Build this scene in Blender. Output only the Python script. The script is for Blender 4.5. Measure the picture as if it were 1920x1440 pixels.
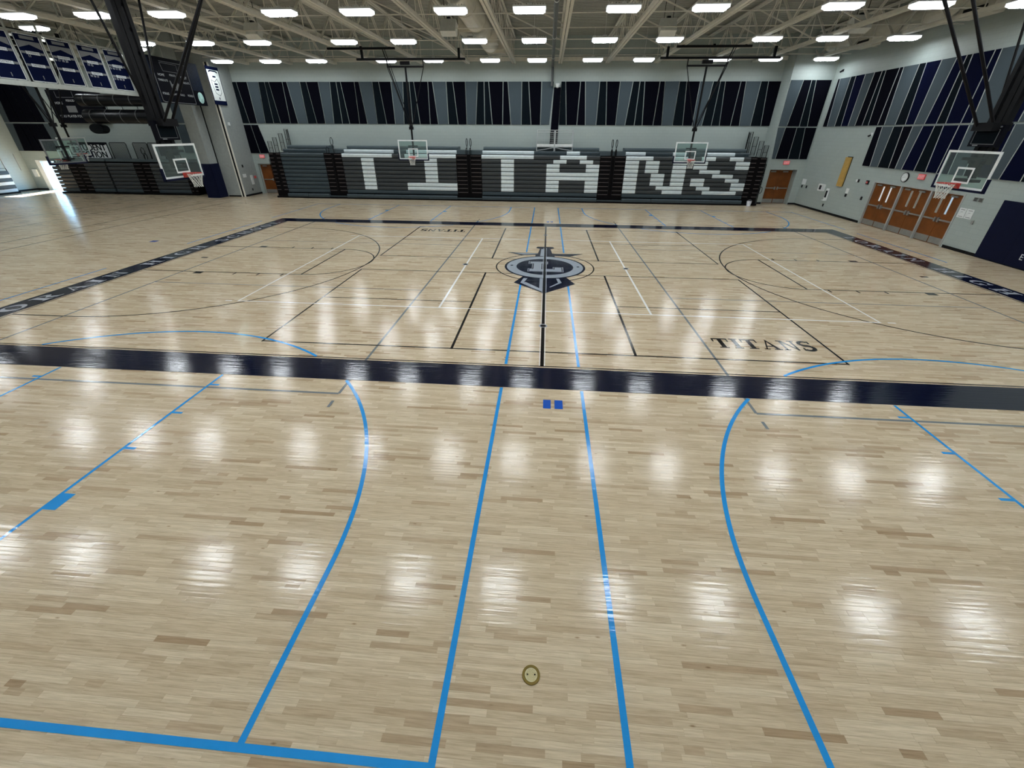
import bpy, bmesh, math, random
from math import sin, cos, pi, radians
from mathutils import Vector, Matrix

for o in list(bpy.data.objects):
    bpy.data.objects.remove(o, do_unlink=True)
SC = bpy.context.scene
COL = SC.collection
random.seed(7)

# ------------------------------------------------------------------ camera
# x to the right along the court, y away from the viewer, z up; origin = centre spot of the court
F_PX, CAM_YAW, CAM_PITCH, CAM_ROLL = 774.75, -0.072876, -0.509996, 0.006808
CAM_POS = Vector((-0.0717, -15.374, 4.3506))
cd = bpy.data.cameras.new('camera'); cam = bpy.data.objects.new('camera', cd); COL.objects.link(cam)
fw = Vector((sin(CAM_YAW)*cos(CAM_PITCH), cos(CAM_YAW)*cos(CAM_PITCH), sin(CAM_PITCH)))
rt = Vector((cos(CAM_YAW), -sin(CAM_YAW), 0)); up = rt.cross(fw)
r2 = rt*cos(CAM_ROLL)+up*sin(CAM_ROLL); u2 = -rt*sin(CAM_ROLL)+up*cos(CAM_ROLL)
cam.matrix_world = Matrix(((r2.x, u2.x, -fw.x, CAM_POS.x), (r2.y, u2.y, -fw.y, CAM_POS.y), (r2.z, u2.z, -fw.z, CAM_POS.z), (0, 0, 0, 1)))
cd.sensor_fit = 'HORIZONTAL'; cd.sensor_width = 36.0
cd.lens = 36.0*F_PX/1920.0
cd.shift_x = -0.57/1920.0; cd.shift_y = -36.26/1920.0
cd.clip_start = 0.05; cd.clip_end = 300
SC.camera = cam

# ------------------------------------------------------------------ world, sun, exposure
w = bpy.data.worlds.new('world'); SC.world = w; w.use_nodes = True
nt = w.node_tree; bg = nt.nodes['Background']
bg.inputs[0].default_value = (0.20, 0.55, 1.0, 1); bg.inputs[1].default_value = 15.0
sd = bpy.data.lights.new('sun', 'SUN'); sd.energy = 140; sd.angle = radians(0.5); sd.color = (1, .96, .9)
sun = bpy.data.objects.new('sun', sd); COL.objects.link(sun)
sun.rotation_euler = Vector((0.16, -0.90, -0.42)).to_track_quat('-Z', 'Y').to_euler()
LAMP = 60.0           # radiance of the light lenses
SC.view_settings.view_transform = 'Standard'; SC.view_settings.look = 'None'
SC.view_settings.gamma = 1.0; SC.view_settings.use_curve_mapping = False
SC.view_settings.exposure = 0.0

# ------------------------------------------------------------------ materials
M = {}
def mat(name, col, rough=.6, metal=0.0, var=0.06, scale=6.0, bump=0.0, coat=0.0, spec=0.5):
    m = bpy.data.materials.new(name); m.use_nodes = True
    t = m.node_tree; b = t.nodes['Principled BSDF']
    b.inputs['Roughness'].default_value = rough; b.inputs['Metallic'].default_value = metal
    b.inputs['Specular IOR Level'].default_value = spec
    if coat: b.inputs['Coat Weight'].default_value = coat; b.inputs['Coat Roughness'].default_value = .15
    tc = t.nodes.new('ShaderNodeTexCoord'); n = t.nodes.new('ShaderNodeTexNoise')
    n.inputs['Scale'].default_value = scale; n.inputs['Detail'].default_value = 4
    t.links.new(tc.outputs['Object'], n.inputs['Vector'])
    r = t.nodes.new('ShaderNodeValToRGB')
    r.color_ramp.elements[0].position = .3; r.color_ramp.elements[1].position = .7
    r.color_ramp.elements[0].color = tuple(c*(1-var) for c in col)+(1,)
    r.color_ramp.elements[1].color = tuple(min(1, c*(1+var)) for c in col)+(1,)
    t.links.new(n.outputs['Fac'], r.inputs['Fac']); t.links.new(r.outputs['Color'], b.inputs['Base Color'])
    if bump:
        bp = t.nodes.new('ShaderNodeBump'); bp.inputs['Strength'].default_value = bump; bp.inputs['Distance'].default_value = .01
        t.links.new(n.outputs['Fac'], bp.inputs['Height']); t.links.new(bp.outputs['Normal'], b.inputs['Normal'])
    M[name] = m
    return m
def emis(name, col, strength):
    m = bpy.data.materials.new(name); m.use_nodes = True; t = m.node_tree
    t.nodes.remove(t.nodes['Principled BSDF']); e = t.nodes.new('ShaderNodeEmission')
    e.inputs[0].default_value = col+(1,); e.inputs[1].default_value = strength
    t.links.new(e.outputs[0], t.nodes['Material Output'].inputs[0]); M[name] = m; return m

def block_wall(name, col):
    """painted concrete block: faint mortar joints and mottling"""
    m = bpy.data.materials.new(name); m.use_nodes = True; t = m.node_tree; b = t.nodes['Principled BSDF']
    b.inputs['Roughness'].default_value = .55
    g = t.nodes.new('ShaderNodeNewGeometry'); s = t.nodes.new('ShaderNodeSeparateXYZ'); t.links.new(g.outputs['Position'], s.inputs[0])
    a = t.nodes.new('ShaderNodeMath'); a.operation = 'ADD'; t.links.new(s.outputs[0], a.inputs[0]); t.links.new(s.outputs[1], a.inputs[1])
    c = t.nodes.new('ShaderNodeCombineXYZ'); t.links.new(a.outputs[0], c.inputs[0]); t.links.new(s.outputs[2], c.inputs[1])
    br = t.nodes.new('ShaderNodeTexBrick'); t.links.new(c.outputs[0], br.inputs['Vector'])
    br.inputs['Scale'].default_value = 1; br.inputs['Brick Width'].default_value = .4; br.inputs['Row Height'].default_value = .2
    br.inputs['Mortar Size'].default_value = .006; br.inputs['Color1'].default_value = col+(1,)
    br.inputs['Color2'].default_value = tuple(x*.96 for x in col)+(1,); br.inputs['Mortar'].default_value = tuple(x*.86 for x in col)+(1,)
    t.links.new(br.outputs['Color'], b.inputs['Base Color'])
    bp = t.nodes.new('ShaderNodeBump'); bp.inputs['Strength'].default_value = .25; bp.inputs['Distance'].default_value = .004; bp.invert = True
    t.links.new(br.outputs['Fac'], bp.inputs['Height']); t.links.new(bp.outputs['Normal'], b.inputs['Normal'])
    M[name] = m; return m

PW = 0.0572   # maple strip width
def maple(name, mode):
    m = bpy.data.materials.new(name); m.use_nodes = True; t = m.node_tree; b = t.nodes['Principled BSDF']; N = t.nodes; L = t.links
    def math_(op, a, bb=None):
        n = N.new('ShaderNodeMath'); n.operation = op
        for i, v in enumerate((a, bb)):
            if v is None: continue
            if isinstance(v, (int, float)): n.inputs[i].default_value = v
            else: L.new(v, n.inputs[i])
        return n.outputs[0]
    g = N.new('ShaderNodeNewGeometry'); s = N.new('ShaderNodeSeparateXYZ'); L.new(g.outputs['Position'], s.inputs[0])
    if mode == 'object':
        oi = N.new('ShaderNodeObjectInfo'); rnd = oi.outputs['Random']
    elif mode == 'attr':
        at = N.new('ShaderNodeAttribute'); at.attribute_name = 'tone'; rnd = at.outputs['Fac']
    else:
        row = math_('FLOOR', math_('DIVIDE', s.outputs[1], PW))
        wn = N.new('ShaderNodeTexWhiteNoise'); wn.noise_dimensions = '1D'; L.new(row, wn.inputs['W'])
        xx = math_('ADD', math_('DIVIDE', s.outputs[0], 0.55), math_('MULTIPLY', wn.outputs['Value'], 37.0))
        colm = math_('FLOOR', xx)
        cb = N.new('ShaderNodeCombineXYZ'); L.new(row, cb.inputs[0]); L.new(colm, cb.inputs[1])
        w2 = N.new('ShaderNodeTexWhiteNoise'); w2.noise_dimensions = '2D'; L.new(cb.outputs[0], w2.inputs['Vector']); rnd = w2.outputs['Value']
    # grain streaks along x, random offset per strip
    off = math_('MULTIPLY', rnd, 53.0)
    cv = N.new('ShaderNodeCombineXYZ'); L.new(math_('MULTIPLY', s.outputs[0], 1.6), cv.inputs[0]); L.new(math_('MULTIPLY', s.outputs[1], 34.0), cv.inputs[1]); L.new(off, cv.inputs[2])
    nz = N.new('ShaderNodeTexNoise'); nz.inputs['Scale'].default_value = 2.2; nz.inputs['Detail'].default_value = 6; nz.inputs['Roughness'].default_value = .62
    L.new(cv.outputs[0], nz.inputs['Vector'])
    rp = N.new('ShaderNodeValToRGB'); e = rp.color_ramp.elements
    e[0].position = 0.0; e[0].color = (.385, .278, .175, 1)
    e[1].position = 1.0; e[1].color = (.65, .55, .405, 1)
    for p, c in ((.035, (.46, .352, .236, 1)), (.14, (.53, .428, .298, 1)), (.6, (.578, .474, .336, 1))):
        x = e.new(p); x.color = c
    L.new(rnd, rp.inputs['Fac'])
    g2 = N.new('ShaderNodeValToRGB'); g2.color_ramp.elements[0].position = .25; g2.color_ramp.elements[0].color = (.72, .69, .64, 1)
    g2.color_ramp.elements[1].position = .62; g2.color_ramp.elements[1].color = (1.07, 1.06, 1.04, 1)
    L.new(nz.outputs['Fac'], g2.inputs['Fac'])
    mx = N.new('ShaderNodeMix'); mx.data_type = 'RGBA'; mx.blend_type = 'MULTIPLY'; mx.inputs[0].default_value = 1
    L.new(rp.outputs['Color'], mx.inputs[6]); L.new(g2.outputs['Color'], mx.inputs[7])
    # mineral streaks and knots, sparse
    v = N.new('ShaderNodeTexVoronoi'); v.inputs['Scale'].default_value = 1.0; v.feature = 'F1'
    kv = N.new('ShaderNodeCombineXYZ'); L.new(math_('MULTIPLY', s.outputs[0], 2.2), kv.inputs[0]); L.new(math_('MULTIPLY', s.outputs[1], 6.5), kv.inputs[1])
    L.new(kv.outputs[0], v.inputs['Vector'])
    kr = N.new('ShaderNodeValToRGB'); kr.color_ramp.elements[0].position = .02; kr.color_ramp.elements[0].color = (.45, .36, .28, 1)
    kr.color_ramp.elements[1].position = .075; kr.color_ramp.elements[1].color = (1, 1, 1, 1)
    L.new(v.outputs['Distance'], kr.inputs['Fac'])
    m2 = N.new('ShaderNodeMix'); m2.data_type = 'RGBA'; m2.blend_type = 'MULTIPLY'; m2.inputs[0].default_value = .8
    L.new(mx.outputs[2], m2.inputs[6]); L.new(kr.outputs['Color'], m2.inputs[7])
    out = m2.outputs[2]
    if mode == 'floor':   # hairline joints between strips
        fy = math_('FRACT', math_('DIVIDE', s.outputs[1], PW)); fx = math_('FRACT', xx)
        j = math_('MAXIMUM', math_('LESS_THAN', fy, .035), math_('LESS_THAN', fx, .004))
        m3 = N.new('ShaderNodeMix'); m3.data_type = 'RGBA'; m3.blend_type = 'MULTIPLY'
        L.new(math_('MULTIPLY', j, .45), m3.inputs[0]); L.new(out, m3.inputs[6]); m3.inputs[7].default_value = (.35, .27, .2, 1)
        out = m3.outputs[2]
    L.new(out, b.inputs['Base Color'])
    gloss(m, rnd)
    M[name] = m; return m
def gloss(m, rnd=None, rough=.135):
    """site-finished floor varnish: glossy with faint cupping across the strips"""
    t = m.node_tree; b = t.nodes['Principled BSDF']; N = t.nodes; L = t.links
    b.inputs['Roughness'].default_value = rough; b.inputs['IOR'].default_value = 1.42
    g = N.new('ShaderNodeNewGeometry'); mp = N.new('ShaderNodeMapping'); mp.inputs['Scale'].default_value = (.5, 14.0, 1)
    L.new(g.outputs['Position'], mp.inputs['Vector'])
    n = N.new('ShaderNodeTexNoise'); n.inputs['Scale'].default_value = 1.6; n.inputs['Detail'].default_value = 3
    L.new(mp.outputs[0], n.inputs['Vector'])
    bp = N.new('ShaderNodeBump'); bp.inputs['Strength'].default_value = .26; bp.inputs['Distance'].default_value = .008
    L.new(n.outputs['Fac'], bp.inputs['Height']); L.new(bp.outputs['Normal'], b.inputs['Normal'])
maple('maple_floor', 'floor'); maple('maple_plank', 'object'); maple('maple_strip', 'attr')
for n_, c_ in (('paint_black', (.004, .0035, .004)), ('paint_navy', (.003, .005, .020)), ('paint_white', (.80, .80, .78)), ('paint_grey', (.17, .19, .205)),
               ('paint_blue', (.022, .27, .66)), ('paint_royal', (.012, .085, .44)), ('paint_logo_grey', (.30, .335, .38)), ('paint_letter', (.38, .40, .44))):
    gloss(mat(n_, c_, .2, var=.03), rough=.10)
block_wall('wall_paint', (.36, .415, .395)); block_wall('wall_upper', (.47, .50, .475))
mat('pier_paint', (.30, .33, .32), .5); mat('deck_paint', (.34, .345, .31), .6); mat('steel_cream', (.70, .69, .62), .5); mat('duct_cream', (.62, .60, .52), .45, scale=3)
mat('baseboard', (.005, .005, .006), .6, spec=.15); mat('panel_grey', (.062, .082, .095), .95, var=.12, scale=60, spec=.08); mat('panel_black', (.0025, .0028, .006), .95, scale=60, spec=.04)
mat('panel_navy', (.0025, .004, .018), .95, scale=60, spec=.04); mat('panel_teal', (.0045, .0075, .0105), .95, scale=60, spec=.04); mat('panel_trim', (.40, .43, .43), .5)
mat('black_steel', (.004, .004, .005), .5, spec=.15); mat('seat_grey', (.042, .048, .051), .45, scale=20, spec=.3); mat('seat_slate', (.042, .060, .070), .45, spec=.3); mat('seat_white', (.66, .74, .76), .4)
mat('deck_slate', (.07, .095, .105), .5, spec=.3); mat('step_black', (.004, .0035, .004), .7, spec=.08); mat('tread', (.075, .062, .062), .6, spec=.2)
mat('white_paint', (.75, .78, .78), .5); mat('net_white', (.75, .76, .72), .8); mat('rim_red', (.50, .035, .028), .4); mat('pad_navy', (.004, .006, .024), .6, spec=.1)
mat('door_wood', (.17, .052, .009), .42, var=.16, scale=3, spec=.3); mat('steel_brushed', (.33, .34, .33), .38, metal=.7); mat('frame_grey', (.36, .38, .365), .5)
mat('board_wood', (.46, .29, .075), .55, var=.12); mat('plastic_white', (.72, .75, .74), .45); mat('plastic_black', (.006, .006, .008), .5, spec=.2); mat('exit_red', (.62, .08, .08), .5)
mat('scaffold', (.48, .51, .52), .4, metal=.4); mat('brass', (.20, .145, .04), .35, metal=.9); mat('brass_light', (.55, .50, .30), .35, metal=.8); mat('tube_grey', (.075, .082, .082), .45)
mat('banner_navy', (.003, .006, .028), .9, scale=30, spec=.05); mat('banner_white', (.70, .74, .72), .8); mat('banner_frame', (.42, .45, .42), .6); mat('print_grey', (.17, .18, .19), .8); mat('print_white', (.62, .66, .68), .8)
mat('vinyl_black', (.004, .005, .007), .3, scale=2, spec=.3); mat('board_black', (.003, .0035, .007), .6, spec=.08); mat('board_speckle', (.008, .013, .026), .6, var=.6, scale=25, spec=.1)
mat('emblem', (.42, .66, .62), .6, var=.3, scale=4); mat('rail_grey', (.13, .14, .145), .5); mat('ring_red', (.55, .03, .03), .5); mat('bucket', (.72, .76, .84), .5)
emis('lens', (.90, .96, 1.0), LAMP); emis('lens_skirt', (.93, .97, 1.0), 2.2); emis('lite_bright', (.95, .97, 1.0), .75); emis('lite_dim', (.62, .58, .48), .28); emis('lite_blue', (.62, .82, 1.0), .7); emis('exit_glow', (1.0, .25, .25), .55)
def glass(name):
    m = bpy.data.materials.new(name); m.use_nodes = True; t = m.node_tree
    b = t.nodes['Principled BSDF']; b.inputs['Base Color'].default_value = (.8, .9, .88, 1); b.inputs['Roughness'].default_value = .05
    tr = t.nodes.new('ShaderNodeBsdfTransparent'); tr.inputs[0].default_value = (.76, .85, .83, 1)
    mx = t.nodes.new('ShaderNodeMixShader'); mx.inputs[0].default_value = .05
    t.links.new(tr.outputs[0], mx.inputs[1]); t.links.new(b.outputs[0], mx.inputs[2]); t.links.new(mx.outputs[0], t.nodes['Material Output'].inputs[0])
    M[name] = m
glass('board_glass')

# ------------------------------------------------------------------ mesh helpers
class MB:
    def __init__(s): s.v = []; s.f = []
    def quad(s, *p): i = len(s.v); s.v += [tuple(q) for q in p]; s.f.append(tuple(range(i, i+len(p)))); return s
    def box(s, x0, x1, y0, y1, z0, z1):
        i = len(s.v); s.v += [(x, y, z) for z in (z0, z1) for y in (y0, y1) for x in (x0, x1)]
        for f in ((0, 2, 3, 1), (4, 5, 7, 6), (0, 1, 5, 4), (2, 6, 7, 3), (0, 4, 6, 2), (1, 3, 7, 5)): s.f.append(tuple(i+k for k in f))
        return s
    def beam(s, a, b, w=.05, h=None, n=4, up=(0, 0, 1)):
        a = Vector(a); b = Vector(b); d = (b-a).normalized(); h = w if h is None else h
        u = Vector(up); 
        if abs(d.dot(u)) > .98: u = Vector((0, 1, 0))
        x = d.cross(u).normalized(); y = x.cross(d).normalized(); i = len(s.v)
        for c in (a, b):
            for k in range(n):
                if n == 4: dx, dy = ((-1, -1), (1, -1), (1, 1), (-1, 1))[k]; s.v.append(tuple(c+x*dx*w/2+y*dy*h/2))
                else: t = 2*pi*k/n; s.v.append(tuple(c+x*cos(t)*w/2+y*sin(t)*h/2))
        for k in range(n): s.f.append((i+k, i+(k+1) % n, i+n+(k+1) % n, i+n+k))
        s.f.append(tuple(i+k for k in reversed(range(n)))); s.f.append(tuple(i+n+k for k in range(n)))
        return s
    def tube(s, pts, d=.04, n=8, closed=False):
        pts = [Vector(p) for p in pts]; m = len(pts); i = len(s.v)
        for k, p in enumerate(pts):
            a = pts[(k-1) % m] if (closed or k > 0) else p; b = pts[(k+1) % m] if (closed or k < m-1) else p
            t = (b-a).normalized(); u = Vector((0, 0, 1)) if abs(t.z) < .9 else Vector((0.3, 1, 0)).normalized()
            x = t.cross(u).normalized(); y = x.cross(t)
            for j in range(n): q = 2*pi*j/n; s.v.append(tuple(p+(x*cos(q)+y*sin(q))*d/2))
        for k in range(m if closed else m-1):
            for j in range(n):
                A = i+k*n; B = i+((k+1) % m)*n; s.f.append((A+j, A+(j+1) % n, B+(j+1) % n, B+j))
        return s
    def prism(s, pts, z0, z1, axis='z'):
        """polygon extruded; pts are 2-D, axis names the extrude direction"""
        def P(a, b, c): return {'z': (a, b, c), 'y': (a, c, b), 'x': (c, a, b)}[axis]
        i = len(s.v); n = len(pts)
        for z in (z0, z1):
            for a, b in pts: s.v.append(P(a, b, z))
        s.f.append(tuple(i+k for k in reversed(range(n)))); s.f.append(tuple(i+n+k for k in range(n)))
        for k in range(n): s.f.append((i+k, i+(k+1) % n, i+n+(k+1) % n, i+n+k))
        return s
    def disc(s, c, r, z0, z1, n=24, axis='z', ry=None):
        ry = r if ry is None else ry
        return s.prism([(c[0]+r*cos(2*pi*k/n), c[1]+ry*sin(2*pi*k/n)) for k in range(n)], z0, z1, axis)
    def lathe(s, prof, c=(0, 0, 0), n=20):
        i = len(s.v)
        for r, z in prof:
            for k in range(n): s.v.append((c[0]+r*cos(2*pi*k/n), c[1]+r*sin(2*pi*k/n), c[2]+z))
        for j in range(len(prof)-1):
            for k in range(n): s.f.append((i+j*n+k, i+j*n+(k+1) % n, i+(j+1)*n+(k+1) % n, i+(j+1)*n+k))
        return s
    def mesh(s, name, origin=(0, 0, 0)):
        m = bpy.data.meshes.new(name); o = Vector(origin)
        m.from_pydata([tuple(Vector(v)-o) for v in s.v], [], s.f); m.update()
        bm = bmesh.new(); bm.from_mesh(m); bmesh.ops.recalc_face_normals(bm, faces=bm.faces); bm.to_mesh(m); bm.free()
        return m
def link(name, me, material, parent=None, loc=(0, 0, 0), label=None):
    if material and not me.materials: me.materials.append(M[material])
    o = bpy.data.objects.new(name, me); COL.objects.link(o)
    if parent is not None: o.parent = parent
    o.location = loc
    if label: o['label'] = label
    return o
def wpos(o):
    p = Vector(o.location)
    while o.parent is not None: o = o.parent; p = p+Vector(o.location)
    return p
def part(name, mb, material, root, label=None):
    """mb in world coordinates, root unrotated"""
    return link(name, mb.mesh(name, wpos(root)), material, root, label=label)
def lpart(name, mb, material, root, label=None):
    """mb in the root's own coordinates"""
    return link(name, mb.mesh(name), material, root, label=label)
def thing(name, label, cat, loc=(0, 0, 0), rotz=0.0, group=None):
    o = bpy.data.objects.new(name, None); COL.objects.link(o); o.location = loc; o.rotation_euler = (0, 0, rotz); o.empty_display_size = .1
    o['label'] = label; o['category'] = cat
    if group: o['group'] = group
    return o
def solo(name, mb, material, label, cat, loc, group=None):
    o = link(name, mb.mesh(name, loc), material, None, loc); o['label'] = label; o['category'] = cat
    if group: o['group'] = group
    return o
def struct(name, mb, material, label, cat='structure', loc=(0, 0, 0)):
    o = link(name, mb.mesh(name, loc), material, None, loc); o['kind'] = 'structure'; o['label'] = label; o['category'] = cat; return o
def copy_tree(o, parent=None):
    c = o.copy(); COL.objects.link(c); c.parent = parent
    for ch in [q for q in o.children]: copy_tree(ch, c)
    return c
ORD = ['first', 'second', 'third', 'fourth', 'fifth', 'sixth', 'seventh', 'eighth', 'ninth', 'tenth', 'eleventh', 'twelfth', 'thirteenth', 'fourteenth',
       'fifteenth', 'sixteenth', 'seventeenth', 'eighteenth', 'nineteenth', 'twentieth']
def text_mb(body, size, spacing=1.0):
    cu = bpy.data.curves.new('txt', 'FONT'); cu.body = body; cu.size = size; cu.align_x = 'CENTER'; cu.align_y = 'CENTER'; cu.space_character = spacing; cu.resolution_u = 3
    o = bpy.data.objects.new('txt', cu); COL.objects.link(o)
    dg = bpy.context.evaluated_depsgraph_get(); me = bpy.data.meshes.new_from_object(o.evaluated_get(dg))
    mb = MB(); mb.v = [tuple(v.co) for v in me.vertices]; mb.f = [tuple(p.vertices) for p in me.polygons]
    bpy.data.objects.remove(o, do_unlink=True); bpy.data.curves.remove(cu); bpy.data.meshes.remove(me)
    return mb
def put(mb, fn):
    q = MB(); q.v = [fn(*v) for v in mb.v]; q.f = list(mb.f); return q
def merge(*mbs):
    q = MB()
    for m in mbs:
        i = len(q.v); q.v += m.v; q.f += [tuple(i+k for k in f) for f in m.f]
    return q

# ------------------------------------------------------------------ room shell
XL, XR, YF, YN, ZC = -42.6, 17.8, 19.0, -19.0, 10.0
floor = struct('floor', MB().quad((XL-.3, YN-.3, -.001), (XR+.9, YN-.3, -.001), (XR+.9, YF+.9, -.001), (XL-.3, YF+.9, -.001)).box(XL-.3, XR+.9, YN-.3, YF+.9, -.3, -.01),
               'maple_floor', 'glossy maple strip gymnasium floor with painted court lines', 'floor')
# metal deck with ribs running across the room
cb = MB(); y = YN-.3
while y < YF+.3:
    cb.quad((XL-.3, y, ZC), (XR+.3, y, ZC), (XR+.3, y+.19, ZC), (XL-.3, y+.19, ZC))
    cb.quad((XL-.3, y+.19, ZC), (XR+.3, y+.19, ZC), (XR+.3, y+.21, ZC+.05), (XL-.3, y+.21, ZC+.05))
    cb.quad((XL-.3, y+.21, ZC+.05), (XR+.3, y+.21, ZC+.05), (XR+.3, y+.29, ZC+.05), (XL-.3, y+.29, ZC+.05))
    cb.quad((XL-.3, y+.29, ZC+.05), (XR+.3, y+.29, ZC+.05), (XR+.3, y+.31, ZC), (XL-.3, y+.31, ZC))
    y += .31
cb.box(XL-.4, XR+.4, YN-.4, YF+.4, ZC+.1, ZC+.3)
struct('ceiling', cb, 'deck_paint', 'ribbed cream metal roof deck above the trusses', 'ceiling')
# far wall with the outside door opening at its left end and a door opening left of the grey bleachers
EX0, EX1, EXH = -41.2, -39.8, 2.16
wf = MB().box(XL-.3, EX0, YF, YF+.3, 0, ZC+.1).box(EX0, EX1, YF, YF+.3, EXH, ZC+.1).box(EX1, -22.72, YF, YF+.3, 0, ZC+.1).box(-22.72, -20.8, YF, YF+.3, 2.17, ZC+.1).box(-20.8, 15.17, YF, YF+.3, 0, ZC+.1)
wf.box(-22.72, -20.8, YF+.25, YF+.3, 0, 2.17)
wall_far = struct('wall_far', wf, 'wall_paint', 'pale grey-green block wall behind the long bleachers', 'wall')
# corner bay that holds the double door
RFY = 17.75
wc = MB().box(15.17, 15.5, RFY, YF+.3, 0, ZC+.1).box(15.5, 17.3, RFY, RFY+.3, 2.26, ZC+.1).box(15.5, 17.3, RFY+.3, RFY+.62, 2.26, 2.5).box(17.3, XR+.2, RFY, RFY+.62, 0, ZC+.1).box(15.5, 17.3, RFY+.62, RFY+.7, 0, 2.5)
wall_corner = struct('wall_corner', wc, 'wall_paint', 'pale block wall bay around the corner double door', 'wall')
D0, D1, DH = 4.95, 10.62, 2.2
wr = MB().box(XR, XR+.2, YN, D0, 0, ZC+.1).box(XR, XR+.2, D0, D1, DH, ZC+.1).box(XR, XR+.2, D1, RFY+.3, 0, ZC+.1).box(XR+.2, XR+.3, YN, YF, 0, ZC+.1)
wall_right = struct('wall_right', wr, 'wall_paint', 'pale grey-green block wall with the row of brown doors', 'wall')
wall_left = struct('wall_left', MB().box(XL-.3, XL, YN, YF, 0, ZC+.1), 'wall_paint', 'pale block end wall beside the bright outside door', 'wall')
struct('wall_near', MB().box(XL-.3, XR+.3, YN-.3, YN, 0, ZC+.1), 'wall_paint', 'pale block wall behind the camera', 'wall')
# partition pocket between the two gym halves
wp = MB().box(-24.5, -23.0, 16.9, YF, 0, ZC).box(-25.3, -24.42, 16.05, YF, 0, ZC)
wall_pocket = struct('wall_pocket', wp, 'pier_paint', 'grey wall stub between the two gym halves', 'wall')
part('trim_strip', MB().box(-23.28, -23.2, 16.86, 16.9, 0, 8.4).box(-23.06, -22.985, 16.87, 16.95, 0, 8.4), 'steel_cream', wall_pocket)
part('shadow_gap', MB().box(-24.43, -24.36, 16.86, 16.9, 0, 8.4).box(-23.2, -23.06, 16.885, 16.9, 0, 8.4), 'baseboard', wall_pocket)
struct('trim_1', MB().box(-23, 15.17, 18.86, YF, 8.62, 8.84), 'steel_cream', 'cream steel ledge along the top of the far wall', 'trim')
bbd = [('baseboard_right', MB().box(XR-.02, XR, D1+.08, RFY, 0, .12).box(XR-.02, XR, YN, D0-.08, 0, .12), 'black rubber baseboard under the right wall'),
       ('baseboard_corner', MB().box(17.34, XR-.02, RFY-.02, RFY, 0, .12).box(15.17, 15.46, RFY-.02, RFY, 0, .12), 'black rubber baseboard beside the corner double door'),
       ('baseboard_left', MB().box(XL, XL+.02, YN, YF, 0, .12), 'black rubber baseboard under the left end wall'),
       ('baseboard_far', MB().box(XL+.02, EX0-.1, YF-.02, YF, 0, .12).box(-22.98, -22.96, 16.95, YF, 0, .12).box(-24.3, -23.3, 16.88, 16.9, 0, .1), 'black rubber baseboard under the far wall stubs')]
for n, mb, l in bbd: struct(n, mb, 'baseboard', l, 'baseboard')

# acoustic wall panels: trapezoid boards, each its own piece
GAP = .03
def panels(wall, axis, plane, out, edges, cols, z0, z1):
    """edges: list of (top, bottom) coordinates along the wall"""
    for (a, b), (c, d), k in zip(edges[:-1], edges[1:], cols):
        if k is None: continue
        lo = -1 if a > c else 1
        g = GAP*lo
        pts = [(b+g, z0), (d-g, z0), (c-g, z1), (a+g, z1)]
        mb = MB().prism(pts, plane, plane+out*.05, axis)
        if axis == 'x': part('panel_trim', MB().prism([(b-g*.4, z0), (b+g*.6, z0), (a+g*.6, z1), (a-g*.4, z1)], plane, plane+out*.054, axis), 'panel_trim', wall)
        part('acoustic_panel', mb, {'g': 'panel_grey', 'k': 'panel_black', 'n': 'panel_navy', 't': 'panel_teal'}[k], wall)
PERIOD = [(0, 0), (.86, .65), (1.32, 1.30), (1.64, 1.85), (2.65, 2.60), (2.98, 3.20), (3.95, 3.95), (4.42, 4.65), (5.3, 5.3)]
PCOL = 'gttkkgtk'
ed = [(-23.14, -23.14), (-22.71, -22.49)]; co = ['t', 'k']
for s0 in (-21.9, -16.6, -11.3, -6.0, -.68, 4.65, 9.95):
    for (a, b), c in zip(PERIOD[:-1], PCOL): ed.append((s0+a, s0+b)); co.append(c)
ed.append((15.25, 15.25)); co = co[:len(ed)-1]
# narrow black board in the middle stands lower than the rest
mid = [i for i, e in enumerate(ed) if abs(e[0]-.18) < .02][0]
co2 = list(co); co2[mid] = None
panels(wall_far, 'y', YF, -1, ed, co2, 4.91, 7.48)
panels(wall_far, 'y', YF, -1, [(.16, .0), (.68, .62)], ['k'], 3.7, 7.15)
panels(wall_far, 'y', YF, -1, [(-23.14, -23.14), (-22.45, -22.26), (-21.87, -21.5)], ['k', 'k'], 2.9, 4.80)
# left half of the far wall
le = [(-42.55, -42.55), (-41.9, -42.1), (-41.3, -41.2), (-40.75, -40.5), (-39.9, -39.8), (-39.35, -39.1), (-38.5, -38.5)]
panels(wall_far, 'y', YF, -1, le, 'gkkkkg', 4.9, 7.45); panels(wall_far, 'y', YF, -1, le, 'gkkkkg', 2.9, 4.80)
le = [(-28.4, -28.4), (-27.7, -27.5), (-27.0, -26.9), (-26.3, -26.5), (-25.35, -25.35)]
panels(wall_far, 'y', YF, -1, le, 'gtkk', 4.9, 7.45); panels(wall_far, 'y', YF, -1, le, 'gtkk', 2.9, 4.80)
rf = [(15.2, 15.2), (15.98, 15.75), (16.48, 16.55), (16.75, 17.06), (17.72, 17.70)]
panels(wall_corner, 'y', RFY, -1, rf, 'gktk', 4.88, 7.43)
rf2 = [(15.2, 15.35), (15.7, 15.6), (16.43, 16.44), (16.96, 17.17), (17.70, 17.70)]
panels(wall_corner, 'y', RFY, -1, rf2, 'gktk', 2.93, 4.80)
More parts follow.
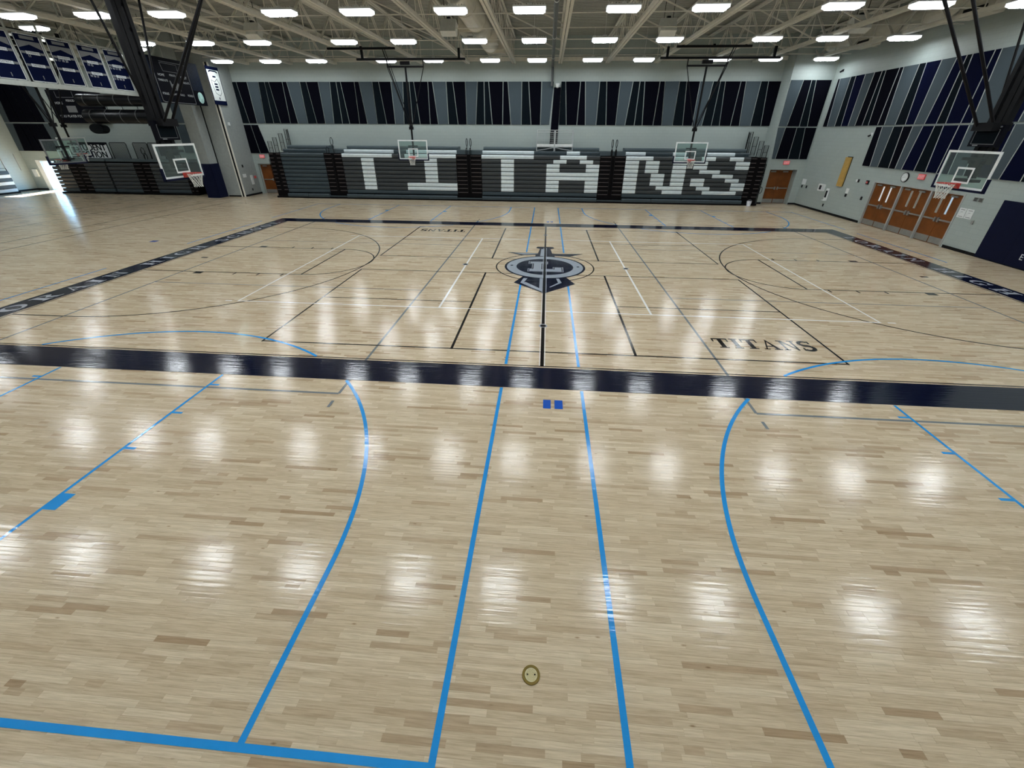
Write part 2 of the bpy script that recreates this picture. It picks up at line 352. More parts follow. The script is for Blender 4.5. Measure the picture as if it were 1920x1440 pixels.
ru = [(17.17, 17.21), (16.96, 16.71), (15.92, 15.92), (15.45, 15.26), (14.62, 14.59), (13.86, 13.96), (13.27, 13.32), (12.98, 12.79), (11.99, 12.04), (11.71, 11.52), (10.69, 10.73),
      (10.26, 10.03), (9.38, 9.46), (8.56, 8.82), (8.07, 8.13), (7.79, 7.61), (6.78, 6.83), (6.49, 6.32), (5.5, 5.53), (5.05, 4.9), (4.2, 4.3), (3.5, 3.7), (2.9, 2.9), (2.5, 2.4), (1.6, 1.6), (1.3, 1.1)]
panels(wall_right, 'x', XR, -1, ru, 'kgtngktkkgtngntnngtngktkk', 4.86, 7.42)
rl = [(12.09, 12.08), (11.60, 11.41), (10.77, 10.79), (10.10, 9.97), (9.47, 9.50), (8.84, 9.06), (8.16, 8.24), (7.66, 7.54), (6.84, 6.90), (6.34, 6.27), (5.61, 5.49), (5.1, 4.85), (4.35, 4.33), (3.7, 3.88), (3.0, 3.02), (2.5, 2.4), (1.6, 1.6), (1.2, 1.1)]
panels(wall_right, 'x', XR, -1, rl, 'kgtkgntnngtngntkg', 2.88, 4.78)

# ------------------------------------------------------------------ maple strips near the viewer
unit = MB(); g = .0011
unit.box(0, 1, 0, 1, 0, 1)
unit_me = unit.mesh('plank'); unit_me.materials.append(M['maple_plank'])
rows = []
rr = random.Random(3)
r0, r1 = int(-15.4/PW), int(-10.4/PW)
for r in range(r0, r1+1):
    x = -11.0-rr.random()*.6
    while x < 11.0:
        l = min(1.25, max(.16, rr.gauss(.46, .22))); rows.append((x, x+l, r*PW, rr.random())); x += l
def vis(p):
    yc = p[2]+PW/2; xc = (p[0]+p[1])/2
    if yc < -14.32: return 1e9
    return (yc-CAM_POS.y)**2+(xc*.42)**2 + (0 if abs(xc) < 5.2 else 50)
rows.sort(key=vis)
near, rest = rows[:300], rows[300:]
for x0, x1, y0, tn in near:
    o = bpy.data.objects.new('plank', unit_me); COL.objects.link(o); o.parent = floor
    o.location = (x0+g/2, y0+g/2, -.0009); o.scale = (x1-x0-g, PW-g, .0014)
sm = bpy.data.meshes.new('planks'); vs = []; fs = []; tone = []
for x0, x1, y0, tn in rest:
    a, b, c, d = x0+g/2, x1-g/2, y0+g/2, y0+PW-g/2; i = len(vs); lo, hi = -.0009, .0005
    vs += [(a, c, lo), (b, c, lo), (b, d, lo), (a, d, lo), (a, c, hi), (b, c, hi), (b, d, hi), (a, d, hi)]
    for f in ((4, 5, 6, 7), (0, 1, 5, 4), (1, 2, 6, 5), (2, 3, 7, 6), (3, 0, 4, 7)): fs.append(tuple(i+k for k in f)); tone.append(tn)
sm.from_pydata(vs, [], fs); at = sm.attributes.new('tone', 'FLOAT', 'FACE'); at.data.foreach_set('value', tone); sm.update()
po = link('planks', sm, 'maple_strip', floor); po['kind'] = 'stuff'

# ------------------------------------------------------------------ painted lines (children of the floor), one thin layer above another
ZL = {'grey': .0012, 'black': .0018, 'white': .0024, 'blue': .0030, 'band': .0036, 'letter': .0042, 'logo1': .0042, 'logo2': .0048, 'logo3': .0054, 'logo4': .0060, 'centre': .0066}
NPAINT = [0]
def flat(name, mb, material, root, label=None):
    """flat painted shape: every polygon faces up and lies a hair above the one before"""
    NPAINT[0] += 1; base = (NPAINT[0] % 12)*2.5e-5; V = []; Fc = []; o = wpos(root)
    for k, f in enumerate(mb.f):
        P_ = [mb.v[i] for i in f]; ar = sum(P_[i][0]*P_[(i+1) % len(P_)][1]-P_[(i+1) % len(P_)][0]*P_[i][1] for i in range(len(P_)))
        if ar < 0: P_ = P_[::-1]
        i0 = len(V); V += [(x-o.x, y-o.y, z_+base+(k % 3)*.8e-5-o.z) for x, y, z_ in P_]; Fc.append(tuple(range(i0, i0+len(P_))))
    m = bpy.data.meshes.new(name); m.from_pydata(V, [], Fc); m.update()
    return link(name, m, material, root, label=label)
def paint(name, mb, material, label=None): return flat(name, mb, material, floor, label)
def rect(x0, x1, y0, y1, z): return MB().quad((x0, y0, z), (x1, y0, z), (x1, y1, z), (x0, y1, z))
def arc(cx, cy, r, a0, a1, wd, z, n=64):
    mb = MB(); P = []
    for k in range(n+1):
        t = a0+(a1-a0)*k/n; P.append((cos(t), sin(t)))
    for (a, b), (c, d) in zip(P[:-1], P[1:]):
        mb.quad((cx+(r-wd/2)*a, cy+(r-wd/2)*b, z), (cx+(r+wd/2)*a, cy+(r+wd/2)*b, z), (cx+(r+wd/2)*c, cy+(r+wd/2)*d, z), (cx+(r-wd/2)*c, cy+(r-wd/2)*d, z))
    return mb
W = .05; H = W/2
def hl(name, m, y, x0, x1, z, w=W): paint(name, rect(x0, x1, y-w/2, y+w/2, z), m)
def vl(name, m, x, y0, y1, z, w=W): paint(name, rect(x-w/2, x+w/2, y0, y1, z), m)
# navy border with a hairline inside
BI, BO, BXI, BXO = 7.70, 8.53, 14.42, 15.2
z = ZL['band']
paint('border_band', rect(-BXO, BXO, -BO, -BI, z), 'paint_navy', 'near side of the navy court border')
paint('border_band', rect(-BXO, BXO, BI, BO, z), 'paint_navy', 'far side of the navy court border')
paint('border_band', rect(-BXO, -BXI, -BI, BI, z), 'paint_navy', 'left end of the navy court border with school name')
paint('border_band', rect(BXI, BXO, -BI, BI, z), 'paint_navy', 'right end of the navy court border with school name')
for s in (-1, 1):
    hl('boundary_line', 'paint_black', s*7.635, -14.36, 14.36, ZL['black'], .03); vl('boundary_line', 'paint_black', s*14.345, -7.635, 7.635, ZL['black'], .03)
# volleyball court
for s in (-1, 1):
    hl('white_line', 'paint_white', s*4.475, -9, 9, ZL['white']); vl('white_line', 'paint_white', s*8.975, -4.5, 4.5, ZL['white']); vl('white_line', 'paint_white', s*2.975, -4.5, 4.5, ZL['white'], .06)
    for q in (-1, 1): hl('white_dash', 'paint_white', s*4.475, min(q*9.17, q*9.37), max(q*9.17, q*9.37), ZL['white'])
# centre line with pale edges
vl('centre_line', 'paint_black', 0, -7.63, 7.63, ZL['centre'], .075)
# pickleball courts
for s in (-1, 1):
    for q in (-1, 1):
        vl('black_line', 'paint_black', q*6.66, min(s*.95, s*7.0), max(s*.95, s*7.0), ZL['black']); vl('black_line', 'paint_black', q*2.10, min(s*.95, s*7.0), max(s*.95, s*7.0), ZL['black'], .06)
        hl('black_line', 'paint_black', s*3.93, min(q*2.1, q*6.66), max(q*2.1, q*6.66), ZL['black'], .04)
    hl('black_line', 'paint_black', s*6.97, -6.68, 6.68, ZL['black'], .045); hl('black_line', 'paint_black', s*.97, -6.68, 6.68, ZL['black'], .04)
# grey cross volleyball courts
for s in (-1, 1):
    for x in (3.85, 12.85): vl('grey_line', 'paint_grey', s*x, -9.03, 9.03, ZL['grey'], .055)
    for q in (-1, 1):
        hl('grey_line', 'paint_grey', q*9.03, min(s*3.85, s*12.85), max(s*3.85, s*12.85), ZL['grey'], .055)
        hl('grey_line', 'paint_grey', q*3.05, min(s*3.85, s*12.85), max(s*3.85, s*12.85), ZL['grey'], .04)
        vl('grey_dash', 'paint_grey', s*3.85, min(q*9.27, q*9.48), max(q*9.27, q*9.48), ZL['grey'], .055)
# basketball keys
for s in (-1, 1):
    bx = s*12.73
    a0 = math.acos((13.6-12.73)/6.0) if False else pi/2
    paint('three_point_arc', arc(bx, 0, 6.0, pi/2 if s < 0 else pi/2, -pi/2 if s < 0 else 3*pi/2, .045, ZL['black'], 96), 'paint_black')
    for q in (-1, 1):
        hl('three_point_line', 'paint_black', q*6.0, min(bx, s*14.36), max(bx, s*14.36), ZL['black'], .045)
        hl('lane_line', 'paint_black', q*1.81, min(s*8.5, s*14.36), max(s*8.5, s*14.36), ZL['black'], .045)
        xb = s*12.05; paint('lane_block', rect(min(xb, xb+s*.3), max(xb, xb+s*.3), min(q*1.83, q*2.03), max(q*1.83, q*2.03), ZL['black']), 'paint_black')
        for xt in (10.86, 10.0, 9.13): vl('lane_tick', 'paint_black', s*xt, min(q*1.83, q*2.03), max(q*1.83, q*2.03), ZL['black'])
    vl('free_throw_line', 'paint_black', s*8.5, -1.83, 1.83, ZL['black'], .055)
    paint('free_throw_arc', arc(s*8.5, 0, 1.81, pi/2, (-pi/2 if s < 0 else 3*pi/2), .045, ZL['black'], 48), 'paint_black')
    hl('hash_mark', 'paint_black', 0, min(s*13.3, s*13.55), max(s*13.3, s*13.55), ZL['black'], .12)
paint('centre_circle', arc(0, 0, 1.81, 0, 2*pi, .045, ZL['logo2'], 96), 'paint_black')
# blue taped cross courts
for s in (-1, 1):
    for a, b in ((-14.14, -BO-.02), (-BI+.1, -1.75), (2.1, BI-.1), (BO+.02, 14.14)):
        vl('blue_line', 'paint_blue', s*.78, a, b, ZL['blue'], .06)
        vl('blue_line', 'paint_blue', s*15.85, a, b, ZL['blue'], .05)
    for q in (-1, 1):
        hl('blue_line', 'paint_blue', q*14.14, min(s*.75, s*15.88), max(s*.75, s*15.88), ZL['blue'], .06)
        cx, cy, r = s*8.31, q*12.56, 5.95
        for e in (-1, 1): vl('blue_line', 'paint_blue', cx+e*r, min(cy, q*14.14), max(cy, q*14.14), ZL['blue'], .06)
        aL = math.asin((12.56-BO-.02)/r); aH = math.asin((12.56-BI+.09)/r)
        t = 1 if q < 0 else -1
        for a, b in ((0, aL), (aH, pi-aH), (pi-aL, pi)): paint('blue_arc', arc(cx, cy, r, t*a, t*b, .06, ZL['blue'], 40), 'paint_blue')
        for e in (-1, 1):
            lx = cx+e*1.79; vl('blue_line', 'paint_blue', lx, min(q*(BO+.02), q*14.14), max(q*(BO+.02), q*14.14), ZL['blue'])
            o1 = lx+e*.02; o2 = lx+e*.2
            for yt in (8.93, 9.87, 10.82): hl('blue_tick', 'paint_blue', q*yt, min(o1, o2), max(o1, o2), ZL['blue'])
            paint('blue_block', rect(min(o1, o2), max(o1, o2), min(q*11.76, q*12.04), max(q*11.76, q*12.04), ZL['blue']), 'paint_blue')
    for q0, q1 in ((.04, .18), (.25, .40)):
        paint('start_mark', rect(q0, q1, min(s*8.91, s*9.19), max(s*8.91, s*9.19), ZL['blue']), 'paint_royal')
for x, y0, y1 in ((-22.4, -10, 14.5), (-23.9, -10, 14.8), (-27.2, -2, 14.8), (-29.8, 4, 14.8)): vl('black_line', 'paint_black', x, y0, y1, ZL['black'])
paint('start_mark', rect(-17.8, -17.5, 2.25, 2.5, ZL['blue']), 'paint_royal')

# slab serif letters drawn as polygons, cap height 1
def ring(cx, cy, ao, bo, ai, bi, t0=0, t1=2*pi, n=28):
    P = []
    for k in range(n):
        a, b = t0+(t1-t0)*k/n, t0+(t1-t0)*(k+1)/n
        P.append([(cx+ai*cos(a), cy+bi*sin(a)), (cx+ao*cos(a), cy+bo*sin(a)), (cx+ao*cos(b), cy+bo*sin(b)), (cx+ai*cos(b), cy+bi*sin(b))])
    return P
def R(x0, y0, x1, y1): return [(x0, y0), (x1, y0), (x1, y1), (x0, y1)]
def scurve():
    P = []; pts = []
    for k in range(29):
        t = k/28
        if t < .5: a = radians(40)+(radians(270)-radians(40))*t*2; pts.append((.36+.27*cos(a), .745+.225*sin(a), .10+.07*sin(pi*min(1, t*1.1))))
        else: a = radians(90)-(radians(90)+radians(140))*(t-.5)*2; pts.append((.36+.29*cos(a), .275+.245*sin(a), .10+.07*sin(pi*max(0, (t-.1)/1.0))))
    for k in range(28):
        (x0, y0, w0), (x1, y1, w1) = pts[k], pts[k+1]; dx, dy = x1-x0, y1-y0; l = math.hypot(dx, dy); nx, ny = -dy/l, dx/l
        P.append([(x0-nx*w0/2, y0-ny*w0/2), (x1-nx*w1/2, y1-ny*w1/2), (x1+nx*w1/2, y1+ny*w1/2), (x0+nx*w0/2, y0+ny*w0/2)])
    return P+[R(.60, .74, .66, .98), R(.06, .02, .12, .27)]
def serif(*xs): return [R(x-.13, 0, x+.13, .06) for x in xs]
GL = {
 'T': (.86, [R(.33, 0, .53, 1), R(.02, .9, .84, 1), [(.02, .9), (.07, .9), (.05, .66), (.02, .66)], [(.79, .9), (.84, .9), (.84, .66), (.81, .66)], R(.2, 0, .66, .06)]),
 'I': (.46, [R(.13, 0, .33, 1), R(.02, 0, .44, .06), R(.02, .94, .44, 1)]),
 'A': (.90, [[(.08, 0), (.16, 0), (.47, .93), (.42, 1)], [(.42, 1), (.50, 1), (.84, 0), (.62, 0)], R(.24, .30, .66, .37), R(.01, 0, .27, .06), R(.53, 0, .92, .06)]),
 'N': (.92, [R(.13, 0, .20, 1), R(.73, 0, .80, 1), [(.1, 1), (.30, 1), (.80, .02), (.73, 0)], R(.02, 0, .32, .06), R(.02, .94, .26, 1), R(.60, .94, .92, 1)]),
 'S': (.70, scurve()),
 'L': (.76, [R(.13, 0, .33, 1), R(.02, .94, .45, 1), R(.02, 0, .72, .09), [(.66, .09), (.72, .09), (.72, .32), (.69, .32)]]),
 'O': (.92, ring(.46, .5, .44, .51, .24, .46)),
 'C': (.84, ring(.45, .5, .43, .51, .24, .46, radians(42), radians(318))+[R(.72, .68, .78, 1), R(.72, 0, .78, .3)]),
 'G': (.92, ring(.45, .5, .43, .51, .24, .46, radians(42), radians(330))+[R(.72, .68, .78, 1), R(.64, 0.05, .82, .42), R(.52, .38, .90, .44)]),
 'R': (.92, [R(.13, 0, .33, 1), R(.02, 0, .45, .06), R(.02, .94, .45, 1)]+ring(.45, .74, .34, .26, .15, .2, -pi/2, pi/2, 14)+[[(.44, .48), (.56, .52), (.86, 0), (.64, 0)], R(.62, 0, .94, .06)]),
 'H': (1.0, [R(.13, 0, .33, 1), R(.67, 0, .87, 1), R(.3, .46, .7, .54), R(.02, 0, .44, .06), R(.02, .94, .44, 1), R(.56, 0, .98, .06), R(.56, .94, .98, 1)]),
 ' ': (.55, [])}
def fat(p, d_=.022):
    cx = sum(q[0] for q in p)/len(p); cy = sum(q[1] for q in p)/len(p)
    if sum((p[i][0]*p[(i+1) % len(p)][1]-p[(i+1) % len(p)][0]*p[i][1]) for i in range(len(p))) == 0: return p
    return [(x+d_*(1 if x > cx else -1), y+.012*(1 if y > cy else -1)) for x, y in p]
def word(txt, length, height, gap=None):
    """returns polygons (u,v): u along the word 0..length, v 0..height, centred"""
    tot = sum(GL[c][0] for c in txt); gap = .12 if gap is None else gap
    tw = tot+gap*(len(txt)-1); k = length/tw; x = -length/2; out = []
    for c in txt:
        wd, polys = GL[c]; out.append((c, [[(x+px*k, (py-.5)*height) for px, py in fat(p)] for p in polys])); x += (wd+gap)*k
    return out
def letters(txt, length, height, fn, zz, material, gap=None, name='letter'):
    for c, polys in word(txt, length, height, gap):
        if not polys: continue
        mb = MB()
        for p in polys: mb.quad(*[fn(u, v)+(zz,) for u, v in p])
        paint(name, mb, material)
letters('TITANS', 2.28, .50, lambda u, v: (5.23+u, -6.12+v), ZL['black'], 'paint_black')
letters('TITANS', 2.28, .50, lambda u, v: (-5.23-u, 6.12-v), ZL['black'], 'paint_black')
letters('LORAIN HIGH SCHOOL', 14.0, .46, lambda u, v: (-14.81-v, .35+u), ZL['letter'], 'paint_letter', .42)
letters('LORAIN HIGH SCHOOL', 14.0, .46, lambda u, v: (14.81+v, -.35-u), ZL['letter'], 'paint_letter', .42)

# centre court emblem: sword behind a ring with a block letter
logo = paint('court_emblem', MB().quad(*[(1.5*cos(2*pi*k/64), 1.5*sin(2*pi*k/64), ZL['logo1']) for k in range(64)]), 'paint_navy', 'navy and grey sword and shield emblem with block letter L')
def lg(name, polys, zz, m):
    mb = MB()
    for p in polys: mb.quad(*[(x, y, zz) for x, y in p])
    flat(name, mb, m, logo)
lg('sword_guard', [[(-1.56, 2.02), (-.95, 1.55), (-.35, 1.72), (-.3, 1.95)], [(1.56, 2.0), (.95, 1.5), (.35, 1.62), (.3, 1.9)], [(-.4, 1.2), (.4, 1.2), (.38, 1.95), (-.38, 1.95)]], ZL['logo1'], 'paint_navy')
lg('sword_grip', [[(-.3, 1.9), (.3, 1.9), (.22, 2.75), (-.22, 2.75)], [(-.4, 2.85), (-.22, 2.7), (.22, 2.7), (.4, 2.85), (.34, 3.08), (-.34, 3.08)]], ZL['logo1'], 'paint_navy')
lg('sword_blade', [[(-.72, -1.2), (.72, -1.2), (1.02, -2.0), (0, -3.0), (-1.02, -2.0)]], ZL['logo1'], 'paint_navy')
lg('guard_highlight', [[(-1.3, 1.93), (-.9, 1.68), (-.35, 1.82), (-.25, 1.9)], [(-.2, 1.5), (0, 1.5), (0, 2.68), (-.17, 2.68)]], ZL['logo2'], 'paint_logo_grey')
lg('blade_highlight', [[(-.72, -1.5), (-.58, -1.5), (-.68, -1.95), (-.8, -2.0)], [(-.8, -2.0), (-.62, -1.92), (-.05, -2.65), (-.05, -2.86)], [(-.16, -1.45), (-.05, -1.45), (-.05, -2.8), (-.16, -2.6)], [(.4, -1.45), (.5, -1.45), (.58, -1.9), (.46, -1.9)], [(.46, -1.9), (.58, -1.9), (.2, -2.4), (.16, -2.38)]], ZL['logo2'], 'paint_logo_grey')
flat('shield_ring', arc(0, 0, 1.24, 0, 2*pi, .36, ZL['logo2'], 72), 'paint_logo_grey', logo)
for s in (-1, 1): lg('ring_dot', [[(s*1.24+.055*cos(2*pi*k/16), .05+.055*sin(2*pi*k/16)) for k in range(16)]], ZL['logo3'], 'paint_navy')
def block_L(g_): return [[(-.42-g_, -.62-g_), (-.12+g_, -.62-g_), (-.12+g_, .62+g_), (-.42-g_, .62+g_)], R(-.56-g_, .38-g_, .06+g_, .62+g_), R(-.56-g_, -.62-g_, .62+g_, -.36+g_), R(.36-g_, -.62-g_, .62+g_, -.12+g_)]
lg('letter_outline', block_L(.06), ZL['logo2']+.0003, 'paint_logo_grey'); lg('letter_gap', block_L(.03), ZL['logo3'], 'paint_navy'); lg('letter_face', block_L(0), ZL['logo4'], 'paint_logo_grey')
for s in (-1, 1): lg('pale_edge', [R(s*.06-.012, -3.0, s*.06+.012, 2.9)], ZL['logo4'], 'paint_logo_grey')
for s in (-1, 1): lg('pale_edge', [R(s*.055-.008, -7.62, s*.055+.008, -3.0)], ZL['black'], 'paint_white')

# floor sleeves for net posts
def sleeve(x, y, r, label, big=False):
    t = thing('floor_sleeve_cover', label, 'floor cover', (x, y, .0036))
    lpart('rim_ring', MB().lathe([(r*.70, .004), (r*.74, .006), (r*.98, .006), (r, .0015), (r, 0)], n=40), 'brass' if big else 'paint_letter', t)
    lpart('lid', MB().lathe([(0.0001, .0045), (r*.69, .0045), (r*.70, .001)], n=40), 'brass_light' if big else 'paint_black', t)
    if big:
        mb = MB(); k = r*.62; st = r*.145
        for i in range(-6, 7):
            for j in range(-6, 7):
                X, Y = (i+.5*(j % 2))*st, j*st*.9
                if math.hypot(X, Y) < k: mb.prism([(X-st*.22, Y), (X, Y-st*.36), (X+st*.22, Y), (X, Y+st*.36)], .0045, .0052)
        lpart('tread_pattern', mb, 'brass', t)
        lpart('finger_hole', MB().disc((-.033, 0), .006, .0053, .0056, 12).disc((.034, .003), .007, .0053, .0056, 12), 'paint_black', t)
    return t
sleeve(-.02, -13.44, .083, 'round brass floor sleeve cover with diamond tread between the two blue lines', True)
sleeve(0, -5.5, .11, 'dark round floor cover on the near half of the centre line')
sleeve(0, 5.5, .11, 'dark round floor cover on the far half of the centre line')
sleeve(-3.0, 0, .11, 'dark round floor cover on the white line left of the emblem')
sleeve(3.0, 0, .11, 'dark round floor cover on the white line right of the emblem')

# ------------------------------------------------------------------ roof trusses
ZB, ZT = 8.48, 9.9
TX = [16.25, 13.15, 10.0, 6.85, 3.65, .52, -2.6, -5.75, -8.95, -12.2, -15.1, -18.3, -21.5, -27.5, -30.7, -33.9, -37.1, -40.3]
NP = 24; dp = (YF-YN-.4)/NP
def chord_mb(zz, w, h):
    return MB().box(-.13, -.02, YN+.05, YF-.02, zz, zz+h).box(.02, .13, YN+.05, YF-.02, zz, zz+h)
me_b = chord_mb(0, 0, .05); me_b.box(-.135, -.115, YN+.05, YF-.02, .05, .13).box(.115, .135, YN+.05, YF-.02, .05, .13)
me_b = me_b.mesh('bottom_chord'); me_t = chord_mb(ZT-ZB-.06, 0, .06).mesh('top_chord')
hh = ZT-ZB
me_d1 = MB().beam((-.04, 0, .05), (-.04, dp, hh-.05), .035, .05).beam((.04, 0, .05), (.04, dp, hh-.05), .035, .05).mesh('web_member')
me_d2 = MB().beam((-.04, 0, hh-.05), (-.04, dp, .05), .035, .05).beam((.04, 0, hh-.05), (.04, dp, .05), .035, .05).mesh('web_member')
me_v = MB().beam((0, 0, .05), (0, 0, hh-.05), .035).mesh('web_post')
for i, x in enumerate(TX):
    side = 'main' if x > -23 else 'left'
    lab = 'cream steel roof truss, %s from the right wall' % ORD[i] if x > -23 else 'cream steel roof truss over the left gym half, %s from the wall stub' % ORD[i-13]
    t = thing('roof_truss', lab, 'truss', (x, 0, ZB), group='parallel roof trusses')
    link('bottom_chord', me_b, 'steel_cream', t); link('top_chord', me_t, 'steel_cream', t)
    for k in range(NP):
        y0 = YN+.2+k*dp
        if y0+dp < -9: continue
        link('web_member', me_d1 if k % 2 else me_d2, 'steel_cream', t, (0, y0, 0))
        if k % 2: link('web_post', me_v, 'steel_cream', t, (0, y0+dp, 0))
for i, y in enumerate((-6.5, -1.2, 3.4, 6.2, 8.9, 11.6, 14.3, 16.6)):
    solo('bridging_pipe', MB().beam((-23, y, 8.62), (17.7, y, 8.62), .045, n=6), 'steel_cream', 'thin cream pipe crossing above the lower truss chords, %s from the bleacher wall' % ORD[7-i], 'pipe', (0, y, 8.66), 'bridging pipes')
for i, y in enumerate((3.75, 8.2, 11.9, 14.9)):
    for k in range(5):
        xa, xb = TX[2*k+1], TX[2*k+2] if 2*k+2 < 13 else -22
        solo('cross_brace', MB().beam((xa, y, ZB+.1), (xb, y, ZT-.1), .05, n=4), 'steel_cream', 'slanting cream brace between two roof trusses, %s row from the front, %s from the right' % (ORD[i], ORD[k]), 'brace', ((xa+xb)/2, y, 9.2), 'diagonal braces between the trusses')

# ------------------------------------------------------------------ high-bay lights
LZ = 8.30
rod_me = MB().beam((0, 0, 0), (0, 0, ZC-LZ-.25), .014).mesh('hanger_rod'); rod_short = MB().beam((0, 0, 0), (0, 0, .115), .014).mesh('hanger_rod'); rod_mid = MB().beam((0, 0, 0), (0, 0, ZC-LZ-.85), .014).mesh('hanger_rod'); rod_short.materials.append(M['white_paint']); rod_mid.materials.append(M['white_paint'])
def light_proto():
    t = thing('high_bay_light', '', 'light', (0, 0, 0))
    bw, bd = .62, .25
    hb = MB().box(-bw, bw, -bd, bd, .14, .19)
    for k in range(12):
        xx = -bw+.06+k*(2*bw-.12)/11; hb.box(xx-.012, xx+.012, -bd-.005, bd+.005, .19, .23)
    link('housing', hb.mesh('housing'), 'white_paint', t)
    ln = MB(); a, b, c = (bw-.02, bd-.01, .14), (bw-.02, bd-.01, .05), (bw-.10, bd-.08, 0)
    i = 0
    for (x, yv, zz) in (a, b, c): ln.v += [(-x, -yv, zz), (x, -yv, zz), (x, yv, zz), (-x, yv, zz)]
    for l in (0, 4):
        for k in range(4): ln.f.append((l+k, l+(k+1) % 4, l+4+(k+1) % 4, l+4+k))
    link('lens_skirt', ln.mesh('lens_skirt'), 'lens_skirt', t)
    l2 = MB().quad((-c[0], -c[1], -.001), (-c[0], c[1], -.001), (c[0], c[1], -.001), (c[0], -c[1], -.001)); me = bpy.data.meshes.new('lens'); me.from_pydata(l2.v, [], l2.f)
    link('lens', me, 'lens', t, label='glowing white lens')
    link('bracket', MB().box(-.09, .09, -.05, .05, .19, .29).mesh('bracket'), 'white_paint', t)
    link('hanger_rod', rod_me, 'white_paint', t, (0, 0, .25))
    return t
LXS = [-22.3, -18.9, -15.7, -10.95, -7.78, -4.05, -1.0, 2.55, 5.76, 10.45, 13.5, 17.0]
LYS = [17.05, 10.75, 4.75, -1.25, -7.25, -13.3]
LYS = [16.65, 10.4, 4.55, -1.4, -7.35, -13.4]
proto = light_proto(); first = True
RN = ['row nearest the bleacher wall', 'second row from the bleacher wall', 'third row from the bleacher wall']
for j, y in enumerate(LYS):
    for i, x in enumerate(LXS):
        o = proto if first else copy_tree(proto); first = False
        xx = x*(LZ-4.35)/(8.4-4.35) if x < 16.9 else 16.4
        o.location = (xx, y, LZ)
        if i == 5:
            for ch in o.children:
                if ch.name.startswith('hanger_rod'): ch.data = rod_short
        if j < 3: o['label'] = 'glowing white high-bay light, %s from the left in the %s' % (ORD[i], RN[j]); o['group'] = 'high-bay lights seen under the roof'
        else: o['label'] = 'glowing high-bay light overhead, seen only as a floor reflection, %s in the %s reflected row' % (ORD[i], ORD[j-3]); o['group'] = 'high-bay lights overhead'
for j, y in enumerate((16.0, 10.0, 4.0, -4)):
    for i, x in enumerate((-27, -33, -38.5)):
        o = copy_tree(proto); o.location = (x, y, LZ+.6)
        for ch in o.children:
            if ch.name.startswith('hanger_rod'): ch.data = rod_mid
        o['label'] = 'white high-bay light over the left gym half, %s column, %s row from far wall' % (ORD[i], ORD[j]); o['group'] = 'high-bay lights of the left gym half'

# ------------------------------------------------------------------ ducts, tube and ceiling boxes
d = thing('round_duct', 'fat cream round air duct running between two trusses left of centre', 'duct', (-3.85, 0, 9.2), group=None)
lpart('duct_run', MB().beam((0, YN+.1, 0), (0, YF-.05, 0), 1.05, n=24), 'duct_cream', d)
for y in range(-8, 19, 3): lpart('duct_collar', MB().beam((0, y, 0), (0, y+.06, 0), 1.1, n=24), 'duct_cream', d)
for q_ in ((-.85, -.25, 10.1, 11.0, -.5, .1), (.25, .8, 12.6, 13.4, -.55, .0), (.2, .9, 16.2, 17, -.5, .1)): lpart('diffuser_boot', MB().box(*q_), 'duct_cream', d)
def wall_duct(x, s, lab):
    d = thing('wall_duct', lab, 'duct', (x, 0, 8.9)); lpart('duct_run', MB().beam((0, YN+.1, .35), (0, YF-1.4, .35), .8, n=20), 'duct_cream', d)
    for y in (14.0, 7.2, .5):
        b = lpart('supply_boot', MB().prism([(y-.75, -.35), (y+.75, -.35), (y+.95, .15), (y-.95, .15)], -.32*s, .2*s, 'x'), 'duct_cream', d)
        l = lpart('grille', MB().box(min(-.33*s, -.325*s), max(-.33*s, -.325*s), y-.55, y+.55, -.3, -.05), 'black_steel', b)
wall_duct(16.95, 1, 'cream air duct with grilles along the top of the right wall'); wall_duct(-32.3, -1, 'cream air duct with grilles high over the left gym half')
t = thing('curtain_tube', 'dark grey tube hung along the ceiling over the centre line', 'tube', (0, 0, 8.36))
lpart('tube_run', MB().beam((0.02, YN+.1, 0), (0.02, 18.75, 0), .17, n=16), 'tube_grey', t); lpart('drop_pipe', MB().beam((0.02, 18.8, .05), (0.02, 18.8, -1.15), .15, n=12), 'tube_grey', t)
for y in (3, 9.3, 15.3): lpart('hanger', MB().beam((0.02, y, 0), (0.02, y+.07, 0), .2, n=16).box(-.01, .05, y, y+.07, .08, .6), 'white_paint', t)
solo('dome_sensor', MB().lathe([(.13, 0), (.13, -.05), (.11, -.12), (.06, -.17), (.001, -.19)], (.42, 18.86, 7.28)).disc((.42, 18.86), .16, 7.28, 7.36), 'plastic_white', 'small white dome sensor on the far wall below the grey ceiling tube', 'sensor', (.42, 18.86, 7.3))
for x, y, l in ((-14.75, 9.3, 'leftmost white speaker box hanging among the trusses'), (-4.95, 9.0, 'white speaker box hanging beside the round duct'), (5.2, 9.3, 'white speaker box hanging right of the ceiling tube'), (13.5, 9.1, 'rightmost white speaker box hanging among the trusses')):
    t = thing('ceiling_speaker', l, 'speaker', (x, y, 8.5))
    lpart('cabinet', MB().prism([(-.32, .0), (.02, -.16), (.40, .30), (-.02, .50)], -.36, .36, 'x'), 'plastic_white', t)
    lpart('yoke', MB().beam((-.2, .1, .3), (-.2, .1, 1.3), .02).beam((.2, .1, .3), (.2, .1, 1.3), .02).box(-.08, .08, .0, .16, .42, .58), 'black_steel', t)

